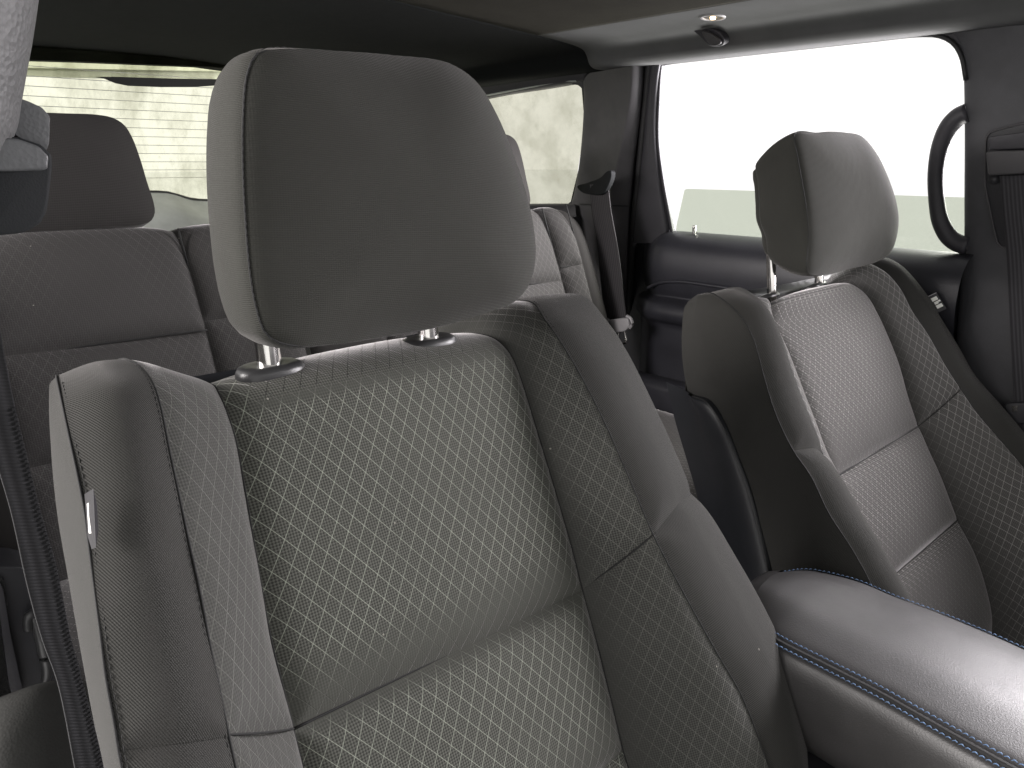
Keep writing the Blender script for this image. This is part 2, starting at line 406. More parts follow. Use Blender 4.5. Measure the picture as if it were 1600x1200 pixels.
def strip(name, left, right, thick, mat, parent=None, n=60):
    Lc, Rc = spline(left, n), spline(right, n); off = thick
    m_ = [Lc*(1-t)+Rc*t for t in np.linspace(0, 1, 9)]
    o = loft(name, m_, mat, parent, nv=n, nu=17, dips=(0, 0, 0, 0), linear=True)
    md = o.modifiers.new('s', 'SOLIDIFY'); md.thickness = thick; md.offset = 0
    return o

# ================================================================ the surroundings
pl = mesh('studio_floor', [V(-150, -150, 0), V(150, -150, 0), V(150, 150, 0), V(-150, 150, 0)], [(0, 1, 2, 3)], WHITEP, smooth=False); tag(pl, kind='structure')

# ================================================================ front seats
def headrest(fr, parent, F, B, bulge, posts, guides, mats, post_r=.0062, mid=.006, seam_side=True):
    """F, B: closed seam loops (front, back)."""
    F = spline(F, 121, True)[:-1]; B = spline(B, 121, True)[:-1]; N = len(F)
    c0 = F.mean(0); hw_ = np.abs((F-c0)[:, 0]).max(); LW = np.clip((-(F-c0)[:, 0]/hw_-.45)/.35, 0, 1) if seam_side else np.ones(N)*.6
    def dome(name, Lp, sgn, h, mat, par, press=.0045):
        c = Lp.mean(0); nrm = fr.n*sgn; ss = np.r_[0.02, np.linspace(.12, .8, 9), .86, .9, .93, .955, .975, .99, 1.0]
        vs = []; 
        for s in ss:
            for p, lw_ in zip(Lp, LW):
                q = c+(p-c)*s; pn = (p-c)@fr.n; q = q + fr.n*(pn*s**3-pn*s); d = np.linalg.norm(p-c)*(1-s)
                e_ = math.exp(-(d/.006)**1.3); o_ = (p-c)/np.linalg.norm(p-c); vs.append(q + nrm*(h*(1-s**(3.4 if sgn > 0 else 3)) - .003*e_*lw_) - o_*.0025*e_*lw_)
        fs = []
        for i in range(len(ss)-1):
            for j in range(N):
                a = i*N+j; b = i*N+(j+1) % N; fs.append((a, b, b+N, a+N) if sgn < 0 else (a+N, b+N, b, a))
        fs.append(tuple(range(N)) if sgn > 0 else tuple(range(N))[::-1])
        uv = [fr.uv(v)[:2] for v in vs]
        return mesh(name, vs, fs, mat, par, uvs=uv)
    cushion = dome('headrest', F, 1, bulge, mats[0], parent)
    import bmesh
    # gusset between the two seams
    T = np.r_[0, .02, .05, .09, .15, np.linspace(.22, .78, 9), .85, .91, .95, .98, 1.0]; vs = []; uv = []
    c = F.mean(0)
    arc = np.r_[0, np.cumsum(np.linalg.norm(np.diff(F, axis=0), axis=1))]
    for t in T:
        for j in range(N):
            p = F[j]*(1-t)+B[j]*t; o_ = (p-(c+(B.mean(0)-c)*t)); o_ /= np.linalg.norm(o_)
            dist = np.linalg.norm(F[j]-B[j]); e = min(t, 1-t)*dist
            e_ = math.exp(-(e/.006)**1.3); vs.append(p + o_*(mid*(1-(2*t-1)**2) - .0025*e_*LW[j]) - fr.n*.003*e_*LW[j]*(1 if t < .5 else -1)); uv.append((t*dist, arc[j]))
    fs = []
    for i in range(len(T)-1):
        for j in range(N):
            a = i*N+j; b = i*N+(j+1) % N; fs.append((a, b, b+N, a+N))
    gs = mesh('headrest_gusset', vs, fs, mats[1], cushion, uvs=uv); gs.data.materials.append(mats[0])
    for pl_ in gs.data.polygons:
        if abs(pl_.normal.z) > .60: pl_.material_index = 1
    dome('headrest_back', B, -1, .022, mats[0], cushion)
    idx = [i for i in range(-40, 60) if LW[i % N] > .35] if seam_side else list(range(N))
    if len(idx) > 6: tube('headrest_seam', [F[i % N]-fr.n*.0026-(F[i % N]-c)/np.linalg.norm(F[i % N]-c)*.0022 for i in idx], .0007, SEAM, cushion, n=6, m=3)
    if seam_side == 2: dashes([F[i % N] for i in idx], cushion, V(.0016, 0, 0)-fr.n*.0012)
    for a, b in posts: 
        tube('headrest_post', [a, b], post_r, CHROME, cushion, n=20, m=12, up=V(0, 1, 0))
    for g, rx, ry, hh, axs in guides:
        # flared oval collar
        prof = [(1.0, 0), (1.02, .25), (1.0, .6), (.93, .88), (.80, 1.0), (.5, .97), (.30, .93)]
        vs = []; n = 40
        for k_, (s, h) in enumerate(prof):
            for i in range(n):
                an = 2*math.pi*i/n; cx, sy = math.cos(an), math.sin(an)
                vs.append(g + axs[0]*rx*s*np.sign(cx)*abs(cx)**.8 + axs[1]*ry*s*np.sign(sy)*abs(sy)**.8 + axs[2]*h*hh)
        fs = [(i*n+j, i*n+(j+1) % n, (i+1)*n+(j+1) % n, (i+1)*n+j) for i in range(len(prof)-1) for j in range(n)]
        fs.append(tuple((len(prof)-1)*n+i for i in range(n)))
        mesh('post_guide', vs, fs, GUIDE, cushion)
    return cushion

# ---- near (front passenger side) seat
NS = Frame((.335, .51, -.17), 25)
P, L = NS.P, NS.L
seatA = thing('front_seat', 'large dark grey cloth front seat filling the left foreground, its headrest nearest the camera', 'car seat', tuple(Z(.335, .4, -.95)), 'front seats')
def C(*p): return spline(p)
nS0 = C(L(-.19, -.02, -.13), L(-.200, .018, -.105), L(-.212, .036, -.075), P(84, 598, -.045), P(79, 650, -.045), P(81, 710, -.045), P(90, 800, -.04), P(107, 900, -.03), P(124, 1000, -.02), P(142, 1100, -.01), P(160, 1200, -.0), L(-.29, -.4, .0), L(-.28, -.62, -.02))
nS1 = C(L(-.185, .0, -.13), L(-.198, .040, -.095), L(-.216, .052, -.05), P(91, 583, -.015), P(99, 620, .02), P(112, 680, .04), P(125, 740, .05), P(135, 790, .055), P(143, 850, .06), P(152, 920, .065), P(160, 980, .07), P(170, 1060, .075), P(183, 1130, .08), P(195, 1200, .085), L(-.262, -.4, .085), L(-.25, -.62, .05))
nS2 = C(L(-.165, .01, -.13), L(-.172, .058, -.085), P(196, 556, -.02), P(225, 570, .01), P(246, 600, .035), P(258, 640, .045), P(268, 690, .05), P(285, 770, .055), P(300, 840, .06), P(318, 920, .065), P(335, 1010, .07), P(350, 1080, .075), P(375, 1200, .08), L(-.215, -.4, .08), L(-.21, -.62, .05))
nS1b = (resample(nS1, 240)+resample(nS2, 240))/2 + 0
bul = np.interp(np.linspace(0, 1, 240), [0, .12, .3, 1], [.0, .006, .012, .016])[:, None]
nS1b = nS1b + (NS.n*.7+NS.t*.1)*bul
nS3 = C(L(-.115, -.01, -.13), L(-.13, .028, -.085), P(332, 597, -.04), P(350, 618, -.01), P(363, 650, 0), P(375, 690, .002), P(388, 760, .004), P(400, 830, .004), P(415, 920, .003), P(430, 1000, .002), P(450, 1080, 0), P(465, 1140, 0), P(480, 1200, 0), L(-.145, -.4, 0), L(-.145, -.62, -.01))
nS4 = C(L(.10, .0, -.13), L(.10, .035, -.085), P(735, 519, -.045), P(775, 524, -.02), P(797, 540, -.005), P(810, 560, .0), P(825, 600, .002), P(850, 680, .004), P(880, 780, .004), P(903, 860, .004), P(918, 920, .003), P(940, 1000, .002), P(965, 1100, 0), P(990, 1200, 0), L(.148, -.5, 0), L(.148, -.62, -.01))
nS5 = C(L(.145, .01, -.13), L(.15, .06, -.085), P(826, 466, -.02), P(862, 500, .025), P(902, 560, .045), P(945, 640, .058), P(990, 740, .065), P(1030, 834, .07), P(1080, 930, .075), P(1130, 1020, .08), P(1170, 1090, .08), P(1212, 1200, .08), L(.235, -.5, .08), L(.23, -.62, .05))
nS6 = C(L(.20, .0, -.13), L(.215, .05, -.085), P(905, 462, -.03), P(945, 500, -.005), P(985, 562, .015), P(1030, 655, .03), P(1072, 745, .04), P(1125, 830, .045), P(1180, 925, .05), P(1228, 1025, .055), P(1250, 1095, .055), P(1253, 1200, .055), L(.29, -.5, .05), L(.28, -.62, .02))
# helper crests
def between(A, B, t, lift): 
    A, B = resample(A, 240), resample(B, 240); return A*(1-t)+B*t+NS.n*np.interp(np.linspace(0, 1, 240), [0, .1, .25, 1], [0, .25, 1, 1])[:, None]*lift
nS7 = resample(nS6, 240) + V(.006, 0, 0) - NS.n*.06
nS7[:60] = nS7[:60]; nS8 = resample(nS6, 240)*1.0 - NS.n*np.linspace(.04, .13, 240)[:, None] - V(.02, 0, 0)
nS9 = resample(nS0, 240) - NS.n*np.linspace(.05, .10, 240)[:, None] + V(.035, 0, 0)

def fade_center(e):
    f = np.clip((e['s']-.10)/.07, 0, 1); b = np.clip(e['db']/.045-.25, 0, 1); s_ = np.clip(e['dr']/.02, .15, 1)*np.clip(e['dl']/.006, .2, 1)
    return np.where(e['s'] < .13, .8, f)*b*s_
seam_pts = dict(c1=(P(466, 1140, 0), P(916, 920, 0)), c2=(L(-.145, -.385, 0), P(985, 1172, 0)))
def mk3(A, B, ptsA, ptsB):
    segs = []; a, b = A, B
    for pa, pb in zip(ptsA, ptsB):
        a1, a = cut(a, pa); b1, b = cut(b, pb); segs.append((a1, b1))
    segs.append((a, b)); return segs
cs = mk3(nS3, nS4, [seam_pts['c1'][0], seam_pts['c2'][0]], [seam_pts['c1'][1], seam_pts['c2'][1]])
def top_fade(v0, v1, f):   # local-v based helper
    def g(e):
        v = (e['G']-f.o)@f.t; w = (e['G']-f.o)@f.n
        return v, w
    return g
def fadeA(e):
    v = (e['G']-NS.o)@NS.t; w = (e['G']-NS.o)@NS.n
    lit = np.clip((e['db']-.014)/.035, 0, 1)*np.clip(e['dr']/.025, .2, 1)
    lit = lit*np.where(e['s'] < .5, 1-.9*np.exp(-((v-.003)/.004)**2)*np.clip((e['dl']-.012)/.01, 0, 1), 1)
    return lit
v_ = lambda e: (e['G']-NS.o)@NS.t
def darkA(e):  # thread sheen lost over the top roll, put into the line colour
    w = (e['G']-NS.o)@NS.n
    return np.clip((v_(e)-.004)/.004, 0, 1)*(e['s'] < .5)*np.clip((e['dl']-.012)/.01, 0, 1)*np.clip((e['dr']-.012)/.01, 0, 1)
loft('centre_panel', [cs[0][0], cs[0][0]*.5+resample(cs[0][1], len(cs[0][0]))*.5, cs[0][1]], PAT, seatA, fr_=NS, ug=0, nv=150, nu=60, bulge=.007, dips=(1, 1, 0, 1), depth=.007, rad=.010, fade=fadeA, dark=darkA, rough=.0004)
loft('centre_panel', [cs[1][0], cs[1][1]], PAT, seatA, fr_=NS, ug=0, nv=80, nu=60, bulge=.007, dips=(1, 1, 1, 1), depth=.007, rad=.010, fade=lambda e: np.clip(e['dt']/.012, 0, 1)*np.clip(e['dr']/.03, .15, 1)*np.clip((e['db']-.01)/.04, 0, 1), rough=.0004)
loft('centre_panel', [cs[2][0], cs[2][1]], PAT, seatA, fr_=NS, ug=0, nv=60, nu=50, bulge=.007, dips=(1, 1, 1, 0), depth=.007, rad=.010)
il = mk3(nS2, nS3, [P(362, 1150, .077)], [seam_pts['c1'][0]])
ir = mk3(nS4, nS5, [seam_pts['c1'][1]], [P(1030, 834, .07)])
fi = lambda e: np.clip(e['dl']/.02, .1, 1)*np.clip((e['s']-.20)/.12, 0, 1)*.75
def sag(a, b, amt, span):
    a, b = resample(a, 240), resample(b, 240); t = np.linspace(0, 1, 240)[:, None]
    return a*.5+b*.5 - NS.t*amt*np.exp(-((t-.12)/span)**2)
for k_, (a, b) in enumerate(il): loft('insert_panel', [a, sag(a, b, .011 if not k_ else 0, .16), b], PAT2, seatA, fr_=NS, ug=-.4, nv=120, nu=30, bulge=.002, dips=(1, 1, k_, 1-k_), depth=.005, rad=.012, uoff=.05, fade=(lambda e: np.clip((e['s']-.27)/.12, 0, 1)*.55) if not k_ else (lambda e: .5+0*e['s']), rough=.0006)
for k_, (a, b) in enumerate(ir):
    loft('insert_panel', [a, b], PAT2, seatA, fr_=NS, ug=.4, nv=120, nu=34, bulge=.004, dips=(1, 1, k_, 1-k_), depth=.005, rad=.012, uoff=.09, fade=(lambda e: np.clip((e['s']-.22)/.14, 0, 1)*np.clip(e['dl']/.03, .12, 1)) if not k_ else (lambda e: np.clip(e['dl']/.05, .1, .8)), rough=.0004)
# outboard bolster, split by the low seam
a1, a2 = cut(nS1, P(192, 1175, .083)); m1, m2 = cut(nS1b, P(285, 1162, .09)); b1, b2 = cut(nS2, P(362, 1150, .077))
loft('outer_bolster', [a1, m1, b1], PLAIN, seatA, fr_=NS, nv=110, nu=36, dips=(1, 1, 0, 1), depth=.005, rad=.012, rough=.0007)
loft('outer_bolster', [a2, m2, b2], PLAIN, seatA, fr_=NS, nv=60, nu=36, dips=(1, 1, 1, 0), depth=.005, rad=.012)
s01 = resample(nS0, 240)*.68+resample(nS1, 240)*.32 + V(-.003, 0, 0)+NS.n*.006
nS0b = resample(nS0, 240) - NS.n*.018 + V(.004, 0, 0)
loft('side_panel', [nS9, nS0b, nS0, s01, nS1], PLAIN, seatA, fr_=NS, nv=110, nu=36, dips=(0, 1.3, 0, 0), depth=.004, rad=.011, out=V(-1, 0, 0))
# inboard bolster
s56 = between(nS5, nS6, .5, .012)
a1, a2 = cut(nS5, P(1030, 834, .07)); m1, m2 = cut(s56, P(1060, 795, .07)); b1, b2 = cut(nS6, P(1082, 770, .04)); c1_, c2_ = cut(nS7, nS7[np.argmin(np.abs(nS7[:, 2]-b2[0][2]))])
loft('inner_bolster', [a1, m1, b1, c1_], PLAIN, seatA, fr_=NS, nv=110, nu=40, dips=(1, 0, 0, 1), depth=.005, rad=.012, rough=.0003)
loft('inner_bolster', [a2, m2, b2, c2_], PLAIN, seatA, fr_=NS, nv=110, nu=40, dips=(1, 0, 1, 0), depth=.005, rad=.012, rough=.0003)
bk = [nS8, nS7]
loft('side_panel', [nS7, nS8], PLAIN, seatA, nv=60, nu=14, dips=(1, 0, 0, 0), out=V(1, 0, 0))
loft('back_panel', [nS9, resample(nS3, 240)*0+ (nS9+nS8)/2 - NS.n*.015, nS8], SHELL, seatA, nv=60, nu=24, dips=(0, 0, 0, 0), out=V(0, 1, 0))
for c_ in (nS1, nS2, nS3, nS4, nS5): seam(c_[32:], seatA, .0007, inset=-NS.n*.0071)
def cross_seam(a, b, n, d=.006, parent=None, lift=0.0, r=.001):
    pts = [a*(1-t)+b*t + n*(lift*(1-abs(2*t-1)**2.4)-d) for t in np.linspace(0, 1, 30)]
    return tube('seam', pts, r, SEAM, parent, n=6, m=10)
cross_seam(P(362, 1150, .077), P(466, 1140, 0), NS.n, .0071, seatA, lift=.006, r=.0007)
cross_seam(P(466, 1140, 0), P(916, 920, 0), NS.n, .0062, seatA, r=.0010)
cross_seam(P(916, 920, 0), P(1030, 834, .07), NS.n, .0071, seatA, lift=.004, r=.0007)
def dashes(path, parent, off, mat=None, w=.00032, pitch=.0052, ln=.0036, name='stitching'):
    vs, fs = [], []; P_ = resample(np.asarray(path), 3000); dl_ = np.mean(np.linalg.norm(np.diff(P_, axis=0), axis=1)); st, l_ = max(2, int(pitch/dl_)), max(1, int(ln/dl_))
    for i in range(4, len(P_)-l_-2, st):
        a, b = P_[i]+off, P_[i+l_]+off; t = (b-a)/np.linalg.norm(b-a); q = np.cross(t, NS.n); q /= np.linalg.norm(q); u_ = np.cross(q, t); k0 = len(vs)
        for c_, r_ in ((a, .5), ((a+b)/2+u_*.0004, 1), (b, .5)):
            for m_ in range(4): an = math.pi/2*m_; vs.append(c_+q*w*r_*math.cos(an)+u_*w*r_*math.sin(an))
        for k in range(2):
            for m_ in range(4): fs.append((k0+k*4+m_, k0+k*4+(m_+1) % 4, k0+(k+1)*4+(m_+1) % 4, k0+(k+1)*4+m_))
    return tag(mesh(name, vs, fs, mat or SEAM, parent), kind='stuff')
for c_, o_ in ((nS1, V(.0022, 0, 0)), (nS2, V(-.0022, 0, 0)), (nS5, V(.0022, 0, 0))): dashes(resample(c_, 240)[45:], seatA, o_-NS.n*.0058)
# seat cushion under it
def seat_cushion(parent, cx, y0, z0, mat=PAT):
    prof = [(.0, 0), (-.03, .035), (-.14, .045), (-.30, .05), (-.43, .05), (-.50, .02), (-.52, -.06), (-.51, -.14)]
    cols = []
    for u, lift in ((-.27, -.10), (-.265, .0), (-.24, .035), (-.19, .04), (-.14, .0), (0, -.005), (.14, .0), (.19, .04), (.24, .035), (.265, 0), (.27, -.10)):
        cols.append(spline([Z(cx+u, y0+a, z0+b+lift) for a, b in prof]))
    return loft('seat_cushion', cols, mat, parent, nv=50, nu=60, dips=(0, 0, 0, 0), out=V(0, 0, 1))
seat_cushion(seatA, .335, .22, -.78)
# headrest of the near seat
NH = Frame((.335, .475, -.13), 5)
hp = NH.P
F_ = [hp(*q, -.028*min(1, max(0, (q[0]-440)/200))) for q in ((400, 79), (384, 112), (378, 170), (377, 250), (381, 340), (389, 430), (399, 485), (415, 526), (450, 543), (530, 537), (620, 522), (700, 507), (768, 486), (806, 470), (829, 440), (837, 400), (834, 355), (822, 300), (802, 240), (776, 178), (745, 128), (700, 98), (620, 87), (520, 79), (430, 73))]
cF = np.mean(F_, 0)
B_ = [cF + V(-.002, 0, 0) + NH.t*.0 + ((p-cF)-NH.n*((p-cF)@NH.n)) for p in F_]
B_ = [cF + V((q-cF)[0]*.86+.006, (q-cF)[1], (q-cF)[2]*.86) - NH.n*.092 for q in B_]
def post_line(fr, px, w, v0, v1): 
    q = fr.P(px[0], px[1], w); return (q + fr.t*v0, q + fr.t*v1)
def gax(f, x0=V(1, 0, 0)): return (x0, f.n, f.t)
pn1 = P(424, 590, -.026); pn2 = P(671, 545, -.026)
GX = (V(1, 0, 0), V(0, 1, 0), V(0, 0, 1))
headrest(NH, seatA, F_, B_, .026, [(pn1+NH.t*.002, pn1+NH.t*.10), (pn2+NH.t*.002, pn2+NH.t*.10)],
         [(pn1, .0265, .0165, .0115, GX), (pn2, .027, .0165, .0115, GX)], (HEADC, HEADS), post_r=.0093, mid=.010, seam_side=2)
# folded woven tag on the outboard seam
tg = prism('airbag_tag', [P(132, 772, .062), P(145, 764, .080), P(149, 856, .083), P(143, 858, .066), P(137, 838, .062)], NS.n*.0012, TAGB, seatA)
prism('tag_fold', [P(145, 764, .0805), P(151, 790, .071), P(153, 830, .071), P(149, 856, .0835)], NS.n*.0012, TAGK, tg)
prism('tag_print', [P(134, 788, .066)+NS.n*.003, P(139, 785, .068)+NS.n*.003, P(141, 834, .069)+NS.n*.003, P(137, 834, .067)+NS.n*.003], NS.n*.0006, TAGW, tg)

# ---- far (driver) seat
FS = Frame((1.122, .51, -.21), 28)
U, LF = FS.U, FS.L
seatB = thing('front_seat', 'front seat at the right, ribbed centre panel coloured paler for the light on it, small black tag on its far bolster', 'car seat', tuple(Z(1.122, .35, -.95)), 'front seats')
fT1 = C(LF(-.205, -.06, -.13), LF(-.213, .005, -.105), U(1110, 456, -.213), U(1136, 465, -.224), U(1168, 496, -.235), U(1185, 528, -.245), U(1202, 589, -.255), U(1219, 643, -.265), U(1246, 700, -.27), U(1276, 744, -.275), U(1303, 800, -.28), U(1340, 857, -.28), U(1375, 925, -.28), LF(-.28, -.50, .06), LF(-.27, -.64, .03))
fT2 = C(LF(-.14, -.05, -.13), LF(-.15, .005, -.10), U(1158, 452, -.160), U(1186, 461, -.171), U(1206, 481, -.18), U(1225, 525, -.185), U(1239, 569, -.19), U(1256, 616, -.195), U(1276, 663, -.20), U(1293, 707, -.205), U(1312, 738, -.21), U(1347, 796, -.215), U(1377, 844, -.22), U(1397, 881, -.22), U(1430, 938, -.22), U(1500, 1060, -.22), LF(-.22, -.66, .05))
fT3 = C(LF(-.11, -.09, -.13), LF(-.13, -.03, -.09), U(1213, 468, -.145), LF(-.145, .0, -.01), LF(-.145, -.05, 0), LF(-.145, -.2, 0), LF(-.145, -.4, 0), LF(-.145, -.66, 0))
fT4 = C(LF(.09, -.05, -.13), LF(.09, .015, -.09), U(1320, 442, .10), U(1345, 448, .125), U(1362, 462, .138), U(1377, 488, .142), U(1394, 525, .145), U(1411, 569, .147), U(1424, 616, .148), U(1438, 656, .149), U(1458, 704, .15), U(1475, 741, .15), U(1502, 810, .15), U(1529, 864, .15), U(1546, 915, .15), U(1554, 955, .15), U(1556, 1000, .15), LF(.15, -.66, 0))
fT5 = C(LF(.14, .01, -.13), LF(.145, .05, -.09), U(1352, 408, .17), U(1386, 419, .18), U(1411, 444, .19), U(1431, 481, .195), U(1458, 521, .20), U(1485, 569, .205), U(1509, 606, .21), U(1532, 640, .215), U(1566, 680, .22), U(1602, 722, .225), U(1660, 800, .225), LF(.225, -.66, .05))
fT6 = C(LF(.19, .0, -.13), LF(.20, .05, -.09), U(1372, 403, .215), U(1400, 413, .225), U(1419, 430, .24), U(1447, 464, .25), U(1467, 498, .26), U(1496, 545, .27), U(1518, 584, .275), U(1560, 632, .28), U(1602, 682, .285), U(1670, 770, .285), LF(.285, -.5, .06), LF(.28, -.66, .03))
for nm, c_ in (('T1', fT1), ('T2', fT2), ('T4', fT4), ('T5', fT5), ('T6', fT6)):
    print(nm, [tuple(np.round(FS.uv(c_[i]), 3)) for i in (20, 45, 70, 110, 150, 190)])
fT0 = C(LF(-.20, -.06, -.15), U(1100, 458, -.20), U(1072, 475, -.215), U(1066, 510, -.225), U(1066, 560, -.23), U(1073, 605, -.235), U(1088, 660, -.245), U(1108, 720, -.255), U(1128, 780, -.26), U(1143, 840, -.265), U(1152, 900, -.265), LF(-.265, -.52, -.12), LF(-.265, -.66, -.12))
print('T0', [tuple(np.round(FS.uv(fT0[i]), 3)) for i in (20, 45, 70, 110, 150, 190)])
fT01 = resample(fT0, 240)*.5+resample(fT1, 240)*.5 + V(-.012, 0, 0)
loft('side_panel', [fT0, fT01, fT1], PLAIN, seatB, fr_=FS, nv=110, nu=36, dips=(0, 1, 0, 0), depth=.003, rad=.006, out=V(-1, 0, 0))
f12 = resample(fT1, 240)*.5+resample(fT2, 240)*.5+FS.n*.010
a1, a2 = cut(fT1, U(1248, 704, -.27)); m1, m2 = cut(f12, U(1272, 700, -.24)+FS.n*.01); b1, b2 = cut(fT2, U(1293, 707, -.205))
loft('inner_bolster', [a1, m1, b1], PLAIN, seatB, fr_=FS, nv=90, nu=24, dips=(1, 1, 0, 1), depth=.003, rad=.010)
loft('inner_bolster', [a2, m2, b2], PLAIN, seatB, fr_=FS, nv=90, nu=24, dips=(1, 1, 1, 0), depth=.003, rad=.010)
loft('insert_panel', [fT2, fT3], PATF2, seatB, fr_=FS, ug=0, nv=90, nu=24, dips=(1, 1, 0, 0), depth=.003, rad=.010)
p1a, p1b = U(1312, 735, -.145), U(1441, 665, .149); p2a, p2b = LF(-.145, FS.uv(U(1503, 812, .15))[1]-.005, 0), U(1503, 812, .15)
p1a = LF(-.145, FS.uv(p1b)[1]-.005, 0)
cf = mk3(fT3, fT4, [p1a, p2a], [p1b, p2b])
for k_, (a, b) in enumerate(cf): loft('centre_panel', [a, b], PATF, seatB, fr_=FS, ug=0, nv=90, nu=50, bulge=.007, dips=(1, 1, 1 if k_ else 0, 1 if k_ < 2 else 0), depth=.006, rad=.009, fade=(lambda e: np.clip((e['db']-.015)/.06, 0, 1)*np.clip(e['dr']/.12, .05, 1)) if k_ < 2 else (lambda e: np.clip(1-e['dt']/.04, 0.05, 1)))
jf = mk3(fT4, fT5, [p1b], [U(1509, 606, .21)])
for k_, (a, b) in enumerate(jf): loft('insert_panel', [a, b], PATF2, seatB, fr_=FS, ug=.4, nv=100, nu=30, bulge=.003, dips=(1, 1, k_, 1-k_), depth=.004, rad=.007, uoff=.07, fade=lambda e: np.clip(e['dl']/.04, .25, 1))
f56 = resample(fT5, 240)*.5+resample(fT6, 240)*.5+FS.n*.008
fT7 = resample(fT6, 240)-FS.n*.06+V(.004, 0, 0); fT8 = resample(fT6, 240)-FS.n*np.linspace(.03, .13, 240)[:, None]-V(.02, 0, 0)
loft('outer_bolster', [fT5, f56, fT6, fT7, fT8], PLAIN, seatB, fr_=FS, nv=100, nu=40, dips=(1, 0, 0, 0), depth=.003, rad=.010)
for c_ in (fT1, fT2, fT4, fT5): seam(c_[32:], seatB, .0007, inset=-FS.n*.0071)
cross_seam(p1a, p1b, FS.n, .0062, seatB, r=.0010)
cross_seam(p2a, p2b, FS.n, .0062, seatB, r=.0010)
cross_seam(p1b, U(1509, 606, .21), FS.n, .0071, seatB, lift=.003, r=.0007)
# hard shell along the back edge
sh0 = C(U(1074, 612, -.245), U(1087, 670, -.255), U(1105, 730, -.262), U(1123, 790, -.268), U(1138, 845, -.27), U(1147, 900, -.27), U(1152, 980, -.27))
sh1 = C(U(1085, 618, -.246), U(1108, 628, -.26), U(1131, 662, -.268), U(1153, 715, -.274), U(1173, 770, -.278), U(1187, 820, -.28), U(1202, 885, -.282), U(1215, 960, -.283))
loft('back_shell', [sh0+V(.02, .05, 0), sh0, sh0*.4+sh1*.6+V(-.008, 0, 0), sh1+V(-.004, 0, 0), sh1+V(.012, 0, 0)], SHELL, seatB, nv=60, nu=30, dips=(0, 0, 0, 0), out=V(-1, 0, 0))
tube('shell_trim', list(sh1[::6]+V(-.005, 0, 0)), .0008, GUIDE, seatB, n=8, m=60)
loft('back_panel', [fT0, (resample(fT0, 240)+resample(fT8, 240))/2-FS.n*.02, fT8], SHELL, seatB, nv=60, nu=24, dips=(0, 0, 0, 0), out=V(0, 1, 0))
seat_cushion(seatB, 1.122, .16, -.80)
# headrest
FH = Frame((1.122, .48, -.17), 5)
hq = FH.P
F2 = [hq(*q, -.02*min(1, max(0, (q[0]-1275)/60))) for q in ((1243, 209), (1248, 243), (1257, 294), (1263, 337), (1265, 380), (1262, 415), (1264, 428), (1280, 431), (1325, 421), (1370, 409), (1393, 393), (1401, 365), (1402, 340), (1396, 308), (1382, 268), (1366, 235), (1348, 214), (1320, 207), (1280, 206))]
c2 = np.mean(F2, 0); print('far headrest', [tuple(np.round(FH.uv(p), 3)) for p in F2])
B2 = []
for p in F2:
    e = p-c2; th = math.atan2(e[2]/.10, e[0]/.15); kf = 1-.17*abs(math.sin(2*th))**1.5; B2.append(c2+V(e[0]*.86*kf+.006, e[1], e[2]*.84*kf)-FH.n*.088-V(0, 0, .006))
q1 = U(1199, 468, -.075); q2 = U(1273, 451, .075)
FX = (V(1, 0, 0), -FS.n, FS.t)
headrest(FH, seatB, F2, B2, .024, [(q1-FS.t*.02, q1+V(0, .005, .10)), (q2-FS.t*.02, q2+V(0, .005, .10))], [(q1, .021, .016, .007, FX), (q2, .027, .016, .007, FX)], (HEADC, HEADC), post_r=.0068, mid=.011)
tg2 = prism('airbag_tag', [U(1446, 465, .250), U(1463, 457, .258), U(1479, 482, .266), U(1462, 490, .258)], V(.0, .0012, 0), TAGK, seatB)
tn = np.cross(U(1463, 457, .258)-U(1446, 465, .250), U(1462, 490, .258)-U(1446, 465, .250)); tn /= np.linalg.norm(tn); tn = tn if tn@(EYE-U(1463, 470, .26)) > 0 else -tn
def ontag(a, b):      # a across the tag, b down it
    p00, p10, p01 = U(1446, 465, .250), U(1463, 457, .258), U(1462, 490, .258); return p00+(p10-p00)*a+(p01-p00)*b+tn*.0012
for a0, a1, b0, b1 in ((.30, .83, .16, .36), (.36, .70, .41, .56), (.72, .92, .40, .50), (.34, .88, .61, .80)):
    prism('tag_print', [ontag(a0, b0), ontag(a1, b0), ontag(a1, b1), ontag(a0, b1)], tn*.0003, TAGW, tg2)
prism('tag_edge', [ontag(0, -.01), ontag(1, -.01), ontag(1, .02), ontag(0, .02)], tn*.0004, SILV, tg2)

# ================================================================ rear bench
RB = Frame((.73, 1.18, -.09), 22)
RP, RL = RB.P, RB.L
def front_curve(u0, u1, lat=None): return None
def rear_section(label, X0, X1, cl, cr, group='rear bench sections'):
    s = thing('rear_seat', label, 'rear seat', tuple(Z((X0+X1)/2, 1.15, -.7)), group)
    return s
rearL = rear_section('narrow section of the patterned rear bench, behind the near front seat', .10, .62, 0, 0)
g1 = (RP(482, 545, 0)-RB.o)[0]
print('gap u', g1, 'rear seam', [tuple(np.round(RB.uv(RP(*q, 0)), 3)) for q in ((285, 372), (300, 430), (315, 500), (328, 590), (15, 562), (315, 515), (50, 728), (60, 352), (320, 345), (861, 335), (872, 440), (885, 325), (925, 480), (900, 330), (955, 520), (840, 443), (905, 415))])
def rcol(u, dv=0, w=0, wl=None): 
    wl = w if wl is None else wl
    return C(RL(u, -.04+dv, -.14), RL(u, .0+dv, -.12), RL(u, .012+dv, -.07), RL(u, .0+dv, -.02+w*.5), RL(u, -.05, w), RL(u, -.2, w+.005), RL(u, -.4, wl), RL(u, -.62, wl))
